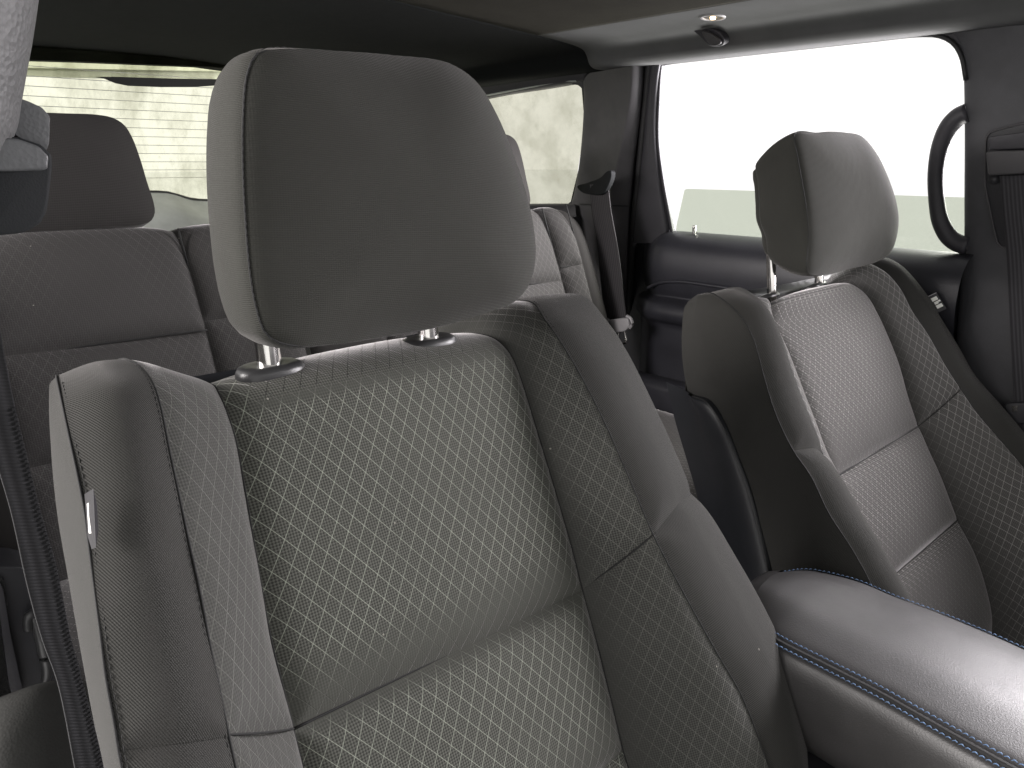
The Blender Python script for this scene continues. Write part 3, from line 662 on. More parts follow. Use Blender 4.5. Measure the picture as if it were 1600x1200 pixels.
def rband(parent, u0, u1, w0, w1, mat, vs=(-.158, -.30), name='centre_panel', bulge=.010, dv0=0, dv1=0, fade=None, nu=30, d=(1, 1), um=None):
    A, B = rcol(u0, dv0, w0), rcol(u1, dv1, w1)
    segs = mk3(A, B, [RL(u0, v, w0) for v in vs], [RL(u1, v-.0, w1) for v in vs])
    for i, (a, b) in enumerate(segs):
        loft(name, [a, b], mat, parent, nv=60, nu=nu, bulge=bulge, dips=(d[0], d[1], 1 if i else 0, 1 if i < len(segs)-1 else 0), fr_=RB, depth=.005, rad=.010, fade=fade, uoff=(u0+u1)/2)
fr_ = lambda e: .55*np.clip(1.2-e['s'], .3, 1)*np.clip(.6+.6*np.sin(e['t']*9), .2, 1)
uS = RB.uv(RP(300, 430, 0))[0]
rband(rearL, -.66, -.58, .0, .02, PLAINR, name='outer_bolster', bulge=.004, dv0=-.03)
rband(rearL, -.58, uS, .02, 0.0, PATR, vs=(-.158, -.30), fade=fr_, nu=50)
rband(rearL, uS, g1-.004, 0.0, .0, PATR, vs=(-.142,), name='insert_panel', bulge=.006, fade=fr_)
loft('back_panel', [C(RL(-.66, -.04, -.14), RL(-.66, -.6, -.14)), C(RL(g1-.004, -.04, -.14), RL(g1-.004, -.6, -.14))], SHELL, rearL, nv=10, nu=6, dips=(0,)*4, out=V(0, 1, 0))
for u in (-.58, uS): seam(C(*[RL(u, v, (.02 if u < -.5 else 0)-.006) for v in (.0, -.1, -.3, -.6)]), rearL, .0014)
rearR = rear_section('wide section of the patterned rear bench, beside the far rear door', .62, 1.36, 0, 0)
uA, uB_, uC = .455, .50, .585
uA = RB.uv(RP(869, 400, 0))[0]; uB_ = RB.uv(RP(908, 400, .02))[0]; uC = RB.uv(RP(932, 400, 0))[0]
print('uA..', uA, uB_, uC)
rband(rearR, g1+.004, .0, 0, .0, PLAINR, vs=(-.25,), name='insert_panel', bulge=.006)
rband(rearR, .0, uA, 0, 0, PATR, vs=(-.158, -.30), fade=lambda e: .9+0*e['s'], nu=50)
rband(rearR, uA, uB_, 0, .02, PATR, vs=(-.133,), name='insert_panel', bulge=.003, fade=lambda e: .9+0*e['s'], dv0=.0, dv1=.0, nu=24)
rband(rearR, uB_, uC, .02, -.02, PLAINR, vs=(), name='outer_bolster', bulge=.006, dv1=-.04)
rband(rearR, uC, uC+.01, -.02, -.12, PLAINR, vs=(), name='side_panel', bulge=.0, dv0=-.04, dv1=-.06)
for par, ua, ub, v, w in ((rearL, -.58, uS, -.158, .01), (rearL, uS, g1-.004, -.142, 0), (rearL, -.58, uS, -.30, .01), (rearR, .0, uA, -.158, 0), (rearR, uA, uB_, -.133, .01)):
    tube('seam', [RL(ua+(ub-ua)*t, v, w+(.008 if ub-ua > .2 else .004)*(1-abs(2*t-1)**2.4)-.0065) for t in np.linspace(0, 1, 24)], .0011, SEAM, par, n=6, m=10)
for u in (uA, uB_): seam(C(*[RL(u, v, -.004+(.02 if u == uB_ else 0)) for v in (.0, -.1, -.3, -.6)]), rearR, .0014)
for par, x0, x1 in ((rearL, .09, .73+g1-.004), (rearR, .73+g1+.004, .73+uC)):
    cols = []
    for x, l in ((x0, -.08), (x0+.02, -.01), (x0+.10, .005), ((x0+x1)/2, .0), (x1-.10, .005), (x1-.02, -.01), (x1, -.08)):
        cols.append(spline([Z(x, 1.10, -.52+l), Z(x, 1.02, -.50+l), Z(x, .85, -.50+l), Z(x, .68, -.495+l), Z(x, .62, -.51+l), Z(x, .60, -.58+l), Z(x, .61, -.70)]))
    loft('seat_cushion', cols, PATF, par, nv=50, nu=50, dips=(0,)*4, out=V(0, 0, 1), fade=lambda e: .5+0*e['s'])
# rear headrests
f0 = Frame((.272, 1.19, -.068), 12)
half = [f0.uv(f0.P(x, y, 0))[:2] for x, y in ((100, 177), (150, 179), (176, 184), (194, 195), (207, 216), (219, 248), (230, 285), (240, 316), (242, 332), (236, 345), (220, 351), (180, 355), (130, 358))]
def rear_headrest(parent, cx, z0):
    f = Frame((cx, 1.19, z0), 12); pts = [(-u, v) for u, v in half] [::-1] + [(u, v) for u, v in half]
    F3 = [f.L(u, v, 0) for u, v in pts][::-1]; B3 = [f.L(u*.93, v*.93, -.09) for u, v in pts][::-1]
    ps = [(f.L(s*.07, -.06, -.045), f.L(s*.07, .03, -.045)) for s in (-1, 1)]
    headrest(f, parent, F3, B3, .014, ps, [(f.L(s*.07, -.032, -.045), .02, .014, .006, (V(1, 0, 0), V(0, 1, 0), V(0, 0, 1))) for s in (-1, 1)], (PLAINR, PLAINR), mid=.004)
print('half', [tuple(np.round(h, 3)) for h in half])
rear_headrest(rearL, .272, -.068)
rear_headrest(rearR, 1.035, -.075)

# ================================================================ car shell
FL = mesh('car_floor', [Z(-.05, -.6, -1.0), Z(1.5, -.6, -1.0), Z(1.5, 2.2, -1.0), Z(-.05, 2.2, -1.0)], [(0, 1, 2, 3)], CARPET, smooth=False); tag(FL, kind='structure')
# headliner
prof = [(.03, .185), (.05, .205), (.12, .235), (.22, .255), (.45, .262), (.73, .264), (.93, .2545), (1.05, .2475), (1.15, .2415), (1.22, .237), (1.265, .232), (1.285, .2265), (1.294, .218), (1.299, .210), (1.303, .203), (1.311, .1965), (1.325, .193), (1.36, .1935), (1.392, .196), (1.40, .206)]
ys = [-.35, -.2, 0, .3, .6, .9, 1.2, 1.5, 1.75, 1.95, 2.06]
def hz(z, y): return z - (.03*max(0, (y-1.1))**2 + .0) - (.05*max(0, -y))
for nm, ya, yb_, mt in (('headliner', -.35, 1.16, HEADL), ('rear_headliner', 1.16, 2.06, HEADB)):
    for pf, nm2, mt2 in (((prof, nm, mt),) if 'rear' in nm else ((prof[:4], nm, mt), (prof[3:9], 'shaded_headliner', SHADE), (prof[8:], nm, mt))):  # middle strip darkened: light falloff along the roof stepped into cloth colour
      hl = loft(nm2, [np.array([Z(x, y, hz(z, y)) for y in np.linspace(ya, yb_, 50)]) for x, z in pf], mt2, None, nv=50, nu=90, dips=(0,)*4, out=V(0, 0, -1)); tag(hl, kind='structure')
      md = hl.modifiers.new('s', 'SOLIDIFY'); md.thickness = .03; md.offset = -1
# roof skin over it
rf = box('car_roof', Z(.72, .85, .36), (1.5, 2.5, .03), BLACK); tag(rf, kind='structure')
# dome lamp
lp = thing('dome_lamp', 'small round reading lamp, lit, set in the grey headliner', 'lamp', tuple(AX(1114, 27, 1.10)))
pc = np.array(lp.location); 
def disc(name, c, r, h, mat, parent, nrm=V(-.06, 0, -1), n=32, ring=None, ry=None):
    nrm = nrm/np.linalg.norm(nrm); a = np.cross(nrm, V(0, 1, 0)); a /= np.linalg.norm(a); b = np.cross(nrm, a); ry = ry or r
    pr = [(1, 0), (1, .5), (.93, .9), (.85, 1)] if ring is None else [(1, 0), (1, .6), (.95, 1), (ring+.04, 1), (ring, .7), (ring, 0)]
    vs = [c+a*r*s*math.cos(2*math.pi*i/n)+b*ry*s*math.sin(2*math.pi*i/n)+nrm*h*q for s, q in pr for i in range(n)]
    fs = [(k*n+i, k*n+(i+1) % n, (k+1)*n+(i+1) % n, (k+1)*n+i) for k in range(len(pr)-1) for i in range(n)]
    if ring is None: fs.append(tuple((len(pr)-1)*n+i for i in range(n)))
    return mesh(name, vs, fs, mat, parent)
pc = AX(1114, 27, 1.212); lp.location = tuple(pc)
print('lamp', pc-EYE)
disc('bezel', pc+V(0, 0, .003), .022, .0045, SILV, lp, ring=.72)
disc('lens', pc+V(0, 0, .003), .017, .0025, SILV, lp)
disc('bulb', pc+V(0, 0, .001), .0045, .004, LAMP, lp)
# coat hook (folding) on the rail
ch = thing('coat_hook', 'oval folded coat hook on the roof rail above the far window', 'hook', tuple(AX(1108, 60, 1.195)))
hk = [AX(x, y, 1.272+(y-43)*.0006) for x, y in ((1084, 46), (1100, 43), (1122, 47), (1133, 60), (1132, 69), (1120, 73), (1108, 70), (1096, 58))]
prism('hook_body', [p+V(-.004, 0, -.001) for p in spline(hk, 40, True)[:-1]], V(.02, 0, .006), TRIMD, ch, bev=.003)
hk2 = [AX(x, y, 1.262+(y-43)*.0006) for x, y in ((1098, 49), (1108, 50), (1128, 66), (1122, 71), (1112, 70))]
prism('hook_lever', [p+V(-.004, 0, -.001) for p in spline(hk2, 30, True)[:-1]], V(.006, 0, .002), TRIM, ch, bev=.002)

# --- far side wall plane of the glasshouse
WO = Z(1.38, 0, .20); WN = V(-1, 0, -.233); WN /= np.linalg.norm(WN)
def AW(x, y, off=0): return APL(x, y, WO+WN*off, WN)
# quarter trim around the small window
qt = thing('quarter_trim', 'dark pillar trim between the small quarter window and the rear door', 'trim panel', tuple(AW(950, 330)))
def CW(pts, off): return C(*[AW(x, y, o if len(q) > 2 else off) for q in pts for x, y, o in [(q[0], q[1], q[2] if len(q) > 2 else 0)]])
w0 = [(912, 122), (913, 150), (911, 200), (905, 260), (898, 300), (893, 322), (890, 420), (890, 560)]
loft('pillar_panel', [CW(w0, -.02), CW([(x+1, y) for x, y in w0], .004), CW([(940, 100), (941, 150), (937, 200), (930, 260), (924, 300), (920, 330), (918, 420), (918, 560)], .02),
     CW([(984, 92), (980, 150), (972, 200), (960, 260), (952, 300), (948, 330), (945, 420), (945, 560)], .045), CW([(990, 92), (986, 150), (978, 200), (966, 260), (958, 300), (954, 330), (951, 420), (951, 560)], .046),
     CW([(1004, 92), (1001, 150), (996, 200), (988, 260), (984, 300), (981, 330), (978, 420), (975, 560)], .025), CW([(1010, 92), (1006, 150), (1000, 200), (992, 260), (988, 300), (985, 330), (981, 420), (978, 560)], .0)], TRIM, qt, nv=60, nu=60, dips=(0,)*4, out=V(-1, -.3, 0))
prism('pillar_core', [AW(x, y, -.035) for x, y in ((904, 80), (1036, 80), (1030, 160), (1029, 220), (1036, 290), (1050, 365), (1050, 700), (890, 700), (890, 322), (905, 260), (914, 200))], V(.02, 0, 0), TRIMD, qt)
# joint line in the pillar trim
tube('trim_joint', [AW(905, 319, .022), AW(930, 320, .034), AW(950, 321, .050), AW(983, 322, .028)], .0016, RUBBER, qt, n=6, m=20)
tube('door_seal', [AW(1016, 88, .012), AW(1011, 150, .012), AW(1004, 220, .012), AW(997, 290, .012), AW(990, 360, .012), AW(986, 430, .012), AW(984, 520, .012)], .009, RUBBER, qt, n=12, m=60)
# strip over the quarter window and below it
qtop = C(AW(700, 165, .0), AW(780, 148, .0), AW(850, 137, .0), AW(890, 130, .0), AW(914, 126, .0))
loft('upper_trim', [qtop+V(.03, 0, 0), qtop, C(AW(700, 150, .01), AW(780, 136, .01), AW(850, 126, .01), AW(890, 121, .01), AW(916, 116, .01)), C(AW(700, 125, .03), AW(780, 112, .03), AW(850, 104, .03), AW(890, 98, .03), AW(950, 90, .03))], TRIMD, qt, nv=30, nu=20, dips=(0,)*4, out=V(-1, 0, 0))
tube('window_edge', [AW(700, 160, .004), AW(780, 145, .004), AW(850, 132, .004), AW(888, 126, .004), AW(900, 127, .004)], .0022, GREYT, qt, n=8, m=30)
loft('lower_trim', [C(AW(700, 322, .0), AW(800, 319, .0), AW(850, 318, .0), AW(895, 318, .0)), C(AW(700, 326, .03), AW(800, 323, .03), AW(850, 322, .03), AW(900, 322, .03)), C(AW(700, 520, .05), AW(800, 520, .05), AW(850, 520, .05), AW(900, 520, .05))], TRIMD, qt, nv=12, nu=12, dips=(0,)*4, out=V(-1, 0, 0), linear=True)
qg = rloop([AW(640, 172, -.012), AW(780, 150, -.012), AW(912, 127, -.012), AW(908, 220, -.012), AW(893, 322, -.012), AW(640, 326, -.012)], [0, 0, .12, 0, .1, 0])
prism('quarter_glass', qg, V(.004, 0, 0), GL_Q, qt)
gp = rloop([AW(600, 165, -.006), AW(780, 143, -.006), AW(918, 121, -.006), AW(914, 220, -.006), AW(897, 332, -.006), AW(600, 332, -.006)], [0, 0, .10, 0, .1, 0])
# corner filler so the opening has its rounded top corner
for pts in (((900, 120), (918, 120), (918, 150), (912, 150), (911, 143), (908, 137), (903, 133), (896, 132), (893, 131)), ((899, 296), (915, 296), (905, 330), (880, 330), (880, 319), (888, 318), (893, 314), (896, 306))):
    prism('corner_trim', [AW(x, y, -.004) for x, y in pts], V(.01, 0, 0), TRIMD, qt)
cf_ = box('cargo_floor', Z(.72, 1.72, -.40), (1.36, .8, .03), CARPET); tag(cf_, kind='structure')
# rear D pillar / body side behind the quarter window
dp = thing('rear_pillar_trim', 'black trim of the rear corner pillar beside the rear window', 'trim panel', tuple(Z(1.4, 1.9, .05)))
loft('pillar_panel', [np.array([AW(640, 90, .03), AW(640, 200, .02), AW(640, 340, .02)]), np.array([Z(1.30, 1.98, .25), Z(1.32, 2.02, .05), Z(1.32, 2.1, -.15)]), np.array([Z(1.18, 2.0, .25), Z(1.22, 2.06, .05), Z(1.2, 2.12, -.15)])], TRIMD, dp, nv=20, nu=20, dips=(0,)*4, out=V(-1, -1, 0))
box('lower_side', Z(1.42, 1.72, -.55), (.04, .85, .85), TRIMD, dp)

# rear door on the far side
rd = thing('rear_door', 'far rear door, dark trim, window half lowered with pale green glass', 'car door', tuple(Z(1.45, .75, -.4)))
fr_l = [(1040, 84), (1036, 110), (1033, 160), (1032, 220), (1041, 290), (1052, 350), (1054, 362)]
loft('window_frame', [CW([(1014, 84), (1010, 110), (1006, 160), (1001, 220), (994, 290), (988, 350), (986, 380)], -.01), CW([(1020, 84), (1016, 110), (1011, 160), (1007, 220), (1000, 290), (994, 350), (992, 380)], .02),
     CW([(1033, 84), (1028, 110), (1022, 160), (1021, 220), (1027, 290), (1036, 350), (1038, 380)], .018), CW([(1037, 84), (1032, 110), (1028, 160), (1027, 220), (1034, 290), (1044, 350), (1047, 380)], .010)], TRIMD, rd, nv=50, nu=30, dips=(0,)*4, out=V(-1, -1, 0))
loft('window_frame_edge', [CW([(x-7, y) for x, y in fr_l], .010), CW([(x-4, y) for x, y in fr_l], .012), CW(fr_l, .002), CW([(x+1, y) for x, y in fr_l], -.03)], TRIMD, rd, nv=50, nu=12, dips=(0,)*4, out=V(-1, -1, 0))
wt = [(1030, 101), (1060, 96), (1120, 89), (1240, 76), (1360, 63), (1440, 55), (1470, 57), (1490, 68), (1502, 88), (1509, 125)]
tp = [AW(x, y, .006) for x, y in wt]
tube('window_seal', tp, .0035, RUBBER, rd, n=8, m=60)
loft('window_frame_edge', [CW([(x, y+2) for x, y in wt[:7]], -.01), CW([(x, y-1) for x, y in wt[:7]], -.005), CW([(x, y-6) for x, y in wt[:7]], -.01)], TRIM, rd, nv=30, nu=8, dips=(0,)*4, out=V(-1, 0, -1))
# door card, profile swept along the car
dprof = [(1.50, -.152), (1.472, -.146), (1.448, -.146), (1.425, -.155), (1.405, -.178), (1.398, -.215), (1.402, -.25), (1.412, -.278), (1.418, -.286), (1.402, -.292), (1.385, -.300), (1.378, -.318), (1.385, -.335), (1.400, -.345), (1.402, -.37), (1.405, -.45), (1.40, -.55), (1.41, -.70), (1.42, -.95)]
cols = []
for (x, z) in dprof:
    cols.append(np.array([Z(x+(.0 if y < 1.04 else (y-1.04)*.9), y, z+(.003*(y-.7))-(0 if y < 1.02 else (y-1.02)*.05)) for y in np.linspace(.42, 1.13, 40)]))
loft('door_card', cols, DOORM, rd, nv=40, nu=90, dips=(0,)*4, out=V(-1, 0, 0))
# pocket moulding lines
tube('armrest_rib', [AX(1012, 450, 1.405), AX(1030, 442, 1.402), AX(1060, 440, 1.40), AX(1110, 446, 1.398), AX(1170, 456, 1.398)], .004, DOORM, rd, n=8, m=30)
box('door_pocket', AX(1085, 660, 1.36), (.06, .5, .16), DOORM, rd, bev=.02)
gls = rloop([AW(1070, 295, -.014), AW(1240, 300, -.014), AW(1520, 309, -.014), AW(1520, 430, -.014), AW(1052, 375, -.014)], [.04, 0, 0, 0, 0])
prism('door_glass', gls, V(.004, 0, 0), GL_LOW, rd)
pg = AX(1084, 367, 1.445)
tube('lock_pin', [pg-V(0, 0, .02), pg+V(0, 0, .001), pg+V(0, 0, .020)], [.0038, .0036, .0042], CHROME, rd, n=16, m=12)
disc('pin_collar', pg-V(0, 0, .003), .011, .003, BLACK, rd, nrm=V(0, 0, 1), ring=.45)
# far front door (beyond the driver seat) - card below the belt line
fd = thing('front_door', 'far front door trim beyond the driver seat', 'car door', tuple(Z(1.45, -.1, -.4)))
loft('door_card', [np.array([c + V(0, 0, 0) for c in (Z(x, -.75, z), Z(x, -.2, z), Z(x, .10, z))]) for x, z in dprof], DOORM, fd, nv=20, nu=60, dips=(0,)*4, out=V(-1, 0, 0))

# --- far B pillar
bp = thing('pillar_trim', 'broad dark door pillar at the right edge carrying the belt anchor', 'pillar', tuple(Z(1.42, .35, -.2)), 'door pillars')
def BPX(y): return 1.36 + .0003*(y-60)*.35
cl = lambda y: min(y, 400)
ed = [(1478, 42), (1497, 70), (1505, 110), (1507, 160), (1507, 300), (1506, 400), (1501, 450), (1497, 500), (1493, 560), (1490, 700)]
e0 = C(*[AX(x, y, 1.385+.00022*(cl(y)-50)) for x, y in ed])
sh = lambda dy, dx: e0+V(dx, -dy, 0)
loft('pillar_panel', [sh(-.01, .05), sh(-.004, .02), sh(0, 0), sh(.010, -.008), sh(.03, -.014), sh(.09, -.018), sh(.17, -.012), sh(.22, .01)], TRIM2, bp, nv=60, nu=50, dips=(0,)*4, out=V(-1, 0, 0))
bx = lambda y: 1.385+.00022*(cl(y)-50)-.020
# grab handle on its rear edge
hpts = [(1512, 176), (1497, 183), (1482, 199), (1469, 228), (1462, 268), (1463, 310), (1469, 345), (1482, 369), (1497, 380), (1512, 384)]
tube('grab_handle', [AX(x, y, 1.375+.0002*y) for x, y in hpts], [.015, .015, .0135, .0125, .012, .012, .0125, .0135, .0145, .015], TRIMD, bp, n=18, m=70, up=V(1, 0, .2), flat=1.0)
# belt anchor cover and slot
sl = rloop([AX(1541, 208, bx(208)), AX(1620, 188, bx(190)), AX(1630, 395, bx(390)), AX(1560, 385, bx(385)), AX(1548, 330, bx(330)), AX(1540, 290, bx(290))], .18)
prism('anchor_recess', [p+V(-.002, 0, 0) for p in sl], V(.006, 0, 0), BLACK, bp, bev=.002)
tube('recess_rim', [p+V(-.003, 0, 0) for p in sl], .0016, TRIM, bp, n=6, closed=True, m=90)
prism('anchor_cap', rloop([AX(1549, 214, bx(214)-.006), AX(1625, 204, bx(204)-.006), AX(1625, 232, bx(230)-.006), AX(1550, 235, bx(235)-.006)], .12), V(-.016, 0, 0), TRIMD, bp, bev=.004)
prism('anchor_loop', rloop([AX(1547, 236, bx(236)-.006), AX(1625, 234, bx(232)-.006), AX(1625, 262, bx(262)-.006), AX(1600, 272, bx(262)-.006), AX(1551, 274, bx(274)-.006)], .15), V(-.024, 0, 0), TRIM, bp, bev=.005)
tube('anchor_bolt', [AX(1554, 280, bx(280)+.0), AX(1554, 280, bx(280)-.010)], .008, BLACK, bp, n=18, m=8)
fb = thing('seat_belt', 'dark ribbed seat belt hanging from the anchor on the right hand pillar', 'seat belt', tuple(AX(1590, 450, 1.37)), 'seat belts')
strip('webbing', [AX(1562, 274, bx(274)-.012), AX(1567, 330, bx(330)-.014), AX(1573, 400, bx(400)-.014), AX(1577, 480, bx(480)-.016), AX(1581, 560, bx(560)-.018), AX(1585, 640, bx(640)-.02), AX(1590, 720, bx(700)-.02)],
      [AX(1622, 272, bx(274)-.012), AX(1625, 330, bx(330)-.014), AX(1632, 400, bx(400)-.014), AX(1636, 480, bx(480)-.016), AX(1640, 560, bx(560)-.018), AX(1646, 640, bx(640)-.02), AX(1650, 720, bx(700)-.02)], .002, WEBF, fb)
prism('tongue_plate', rloop([AX(1570, 628, bx(640)-.026), AX(1640, 626, bx(640)-.026), AX(1640, 660, bx(640)-.026), AX(1574, 662, bx(640)-.026)], .2), V(-.008, 0, 0), BLACK, fb, bev=.003)
prism('tongue_slot', [AX(1581, 634, bx(640)-.0345), AX(1590, 634, bx(640)-.0345), AX(1590, 642, bx(640)-.0345), AX(1582, 643, bx(640)-.0345)], V(-.001, 0, 0), CHROME, fb)
tube('tongue_rim', [AX(1582, 664, bx(640)-.03), AX(1600, 661, bx(640)-.03), AX(1625, 660, bx(640)-.03)], .0012, CHROME, fb, n=6, m=12)

# --- rear belt on the far side
rbx = 1.33
rbl = thing('seat_belt', 'dark grey rear seat belt with pale tongue hanging beside the rear door', 'seat belt', tuple(AX(950, 400, rbx)), 'seat belts')
bl = [(922, 288), (925, 330), (932, 370), (937, 420), (941, 460), (947, 505)]; br = [(950, 286), (955, 330), (964, 380), (970, 420), (974, 460), (980, 503)]
strip('webbing', [AX(x, y, rbx) for x, y in bl], [AX(x, y, rbx-.006) for x, y in br], .0022, WEBR, rbl)
prism('belt_guide', [p for p in spline([AX(908, 291, rbx+.03), AX(925, 285, rbx+.02), AX(945, 277, rbx+.01), AX(956, 267, rbx), AX(962, 267, rbx), AX(962, 276, rbx), AX(956, 292, rbx-.002), AX(948, 303, rbx), AX(930, 304, rbx+.01), AX(914, 299, rbx+.025)], 50, True)[:-1]], V(-.016, 0, 0), MATTB, rbl, bev=.003)
prism('tongue_plate', rloop([AX(948, 500, rbx-.012), AX(985, 495, rbx-.012), AX(988, 508, rbx-.012), AX(981, 517, rbx-.012), AX(955, 520, rbx-.012), AX(948, 512, rbx-.012)], .25), V(-.010, 0, 0), SILV, rbl, bev=.003)
tube('tongue_side', [AX(949, 514, rbx-.018), AX(947, 504, rbx-.018), AX(951, 499, rbx-.018)], .0035, SILV, rbl, n=10, m=14)
tube('tongue_side', [AX(979, 494, rbx-.018), AX(985, 497, rbx-.018), AX(988, 506, rbx-.018), AX(984, 513, rbx-.018)], .0035, SILV, rbl, n=10, m=14)
tube('tongue', [AX(x, y, rbx-.014) for x, y in ((966, 518), (966, 526), (969, 536), (976, 536), (979, 534), (977, 524), (976, 516))], .0028, CHROME, rbl, n=10, m=40)

bs = box('body_side', Z(1.50, .7, -.60), (.02, 3.0, .86), BLACK); tag(bs, kind='structure')
wc = [AW(x, y, .001) for x, y in ((1432, 55), (1455, 55.5), (1470, 58), (1482, 63), (1491, 71), (1499, 84), (1504, 98), (1508, 130), (1530, 130), (1530, 30), (1432, 40))]
prism('corner_trim', wc, V(.012, 0, 0), TRIMD, bp)
# --- rear gate
GO = Z(0, 2.10, -.08); GN = V(0, -1, -.42); GN /= np.linalg.norm(GN)
def AG(x, y, off=0): return APL(x, y, GO+GN*off, GN)
gt = thing('liftgate', 'liftgate with dusty tinted rear window behind the rear bench', 'liftgate', tuple(Z(.73, 2.1, -.3)))
GU = V(0, -.42, 1); GU /= np.linalg.norm(GU)
def gp_(x, z): return GO+V(x, 0, 0)+GU*((z+.08)/GU[2])
prism('rear_glass', [gp_(.0, -.12), gp_(1.42, -.12), gp_(1.38, .30), gp_(.05, .30)], V(0, .004, 0), GL_R, gt)
zz = .205
for k_ in range(13):
    z = .200-k_*.0195; a, b = gp_(.08, z), gp_(1.30, z)
    prism('heater_line', [a-GN*-.002, b-GN*-.002, b+GU*.0014+GN*.002, a+GU*.0014+GN*.002], GN*.0004, WIRE, gt)
# black painted edge of the glass with its wave
wv = [(148, 120), (163, 123), (180, 130), (200, 134), (250, 136), (300, 136), (330, 134), (420, 128), (420, 124), (345, 124), (280, 123), (180, 120)]
prism('glass_border', [AG(x, y, .003) for x, y in wv], GN*.0006, RUBBER, gt)
tr1 = C(AG(40, 303, .02), AG(140, 302, .02), AG(238, 300, .02), AG(262, 301, .02), AG(278, 305, .02), AG(295, 311, .02), AG(318, 313, .02), AG(420, 314, .02), AG(560, 310, .02))
loft('lower_trim', [tr1+V(0, .03, 0), tr1, tr1-V(0, .02, .012), tr1-V(0, .10, .06), tr1-V(0, .13, .16), tr1-V(0, .14, .4)], GREYT, gt, nv=50, nu=30, dips=(0,)*4, out=V(0, -1, .3))
tube('trim_lip', list((tr1+V(0, -.002, .001))[::8]), .003, RUBBER, gt, n=8, m=31)
box('gate_lower', Z(.72, 2.16, -.62), (1.4, .04, .9), TRIMD, gt)
sp = [AG(20, 92), AG(120, 95), AG(345, 104), AG(560, 118)]
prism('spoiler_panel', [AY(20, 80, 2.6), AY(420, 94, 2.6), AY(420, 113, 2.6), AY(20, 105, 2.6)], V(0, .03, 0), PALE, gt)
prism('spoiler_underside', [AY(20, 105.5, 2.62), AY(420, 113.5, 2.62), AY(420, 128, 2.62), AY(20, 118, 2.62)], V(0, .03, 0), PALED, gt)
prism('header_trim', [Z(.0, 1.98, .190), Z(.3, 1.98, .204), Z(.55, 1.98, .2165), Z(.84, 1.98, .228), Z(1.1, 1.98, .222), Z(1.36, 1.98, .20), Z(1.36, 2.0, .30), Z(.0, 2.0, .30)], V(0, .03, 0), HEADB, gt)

# --- near side: pillar, belt, rear door
np_ = thing('pillar_trim', 'grained grey pillar at the left edge with stepped belt height adjuster', 'pillar', tuple(Z(.02, .38, 0)), 'door pillars')
YN = .36
pe = [(76, -60), (69, 0), (60, 60), (50, 115), (42, 160), (35, 200), (18, 240), (4, 290), (-10, 340), (-30, 420)]
pE = C(*[AY(x, y, YN) for x, y in pe])
loft('pillar_panel', [pE+V(-.03, .14, 0), pE+V(-.006, .05, 0), pE+V(.0, .012, 0), pE+V(-.004, -.002, 0), pE+V(-.016, -.016, 0), pE+V(-.05, -.03, 0), pE+V(-.10, -.03, 0)], NEARP, np_, nv=60, nu=40, dips=(0,)*4, out=V(.3, -1, 0))
def nb(name, pts, Y, d, mat, bev=.004, r=.2): return prism(name, rloop([AY(x, y, Y) for x, y in pts], r), V(-.002, d, 0), mat, np_, bev=bev)
nb('adjuster_cap', [(20, 150), (44, 158), (66, 168), (78, 182), (77, 222), (73, 236), (20, 210)], YN+.012, .05, CAPM, .006)
nb('adjuster_block', [(-30, 212), (30, 214), (66, 226), (82, 242), (83, 262), (75, 330), (64, 350), (40, 364), (-30, 372)], YN+.002, .055, MATTB, .008)
nb('adjuster_face', [(-30, 214), (28, 216), (62, 228), (78, 244), (76, 266), (10, 268), (-30, 266)], YN-.003, .006, CAPM, .003)
nbt = thing('seat_belt', 'black seat belt with stitched edge running down beside the nearest seat', 'seat belt', tuple(AY(60, 800, .38)), 'seat belts')
yb = lambda y: .405-.00006*(y-350)
bl_ = [(-60, 360), (-50, 500), (-30, 620), (-6, 720), (17, 800), (43, 917), (66, 1000), (90, 1067), (117, 1200), (135, 1290)]
br_ = [(-24, 360), (-12, 450), (2, 530), (24, 640), (42, 715), (63, 800), (87, 883), (110, 997), (133, 1083), (158, 1183), (175, 1290)]
strip('webbing', [AY(x, y, yb(y)) for x, y in bl_], [AY(x, y, yb(y)) for x, y in br_], .002, WEB, nbt, n=90)
rc = spline([AY(x, y, yb(y)-.0014) for x, y in br_], 400)
vs, fs = [], []
for i in range(110, 400, 3):
    c = rc[i]; d = V(-.0012, 0, -.0004); t = (rc[min(i+1, 399)]-rc[i-1]); t /= np.linalg.norm(t); q = [c-t*.0006, c+t*.0006, c+t*.0006+d, c-t*.0006+d]
    k0 = len(vs); vs += q + [p+V(0, -.0008, 0) for p in q]
    fs += [(k0+4, k0+5, k0+6, k0+7), (k0, k0+1, k0+5, k0+4), (k0+1, k0+2, k0+6, k0+5), (k0+2, k0+3, k0+7, k0+6), (k0+3, k0, k0+4, k0+7)]
tag(mesh('edge_stitching', vs, fs, WEB, nbt, smooth=False), kind='stuff')
nd = thing('rear_door', 'near rear door trim with handle slot, low at the left edge', 'car door', tuple(AY(40, 1000, .75)))
YD = .74
def ndp(name, pts, Y, d, mat, bev=.004, r=.15): return prism(name, rloop([AY(x, y, Y) for x, y in pts], r), V(0, d, 0), mat, nd, bev=bev)
ndp('door_card', [(-60, 540), (6, 600), (30, 700), (44, 830), (48, 890), (-60, 890)], YD+.06, .05, PLAINR, .01)
ndp('handle_surround', [(-60, 885), (30, 886), (60, 893), (100, 960), (130, 1060), (110, 1110), (40, 1130), (-60, 1150)], YD, .05, BLACK, .01)
ndp('handle_recess', [(-30, 900), (6, 905), (14, 960), (24, 1040), (34, 1100), (20, 1140), (-30, 1150)], YD-.006, .006, CARPET, .002)
ndp('pull_rib', [(-6, 915), (4, 916), (18, 1000), (38, 1090), (28, 1112), (14, 1070)], YD-.012, .012, TRIMD, .003)
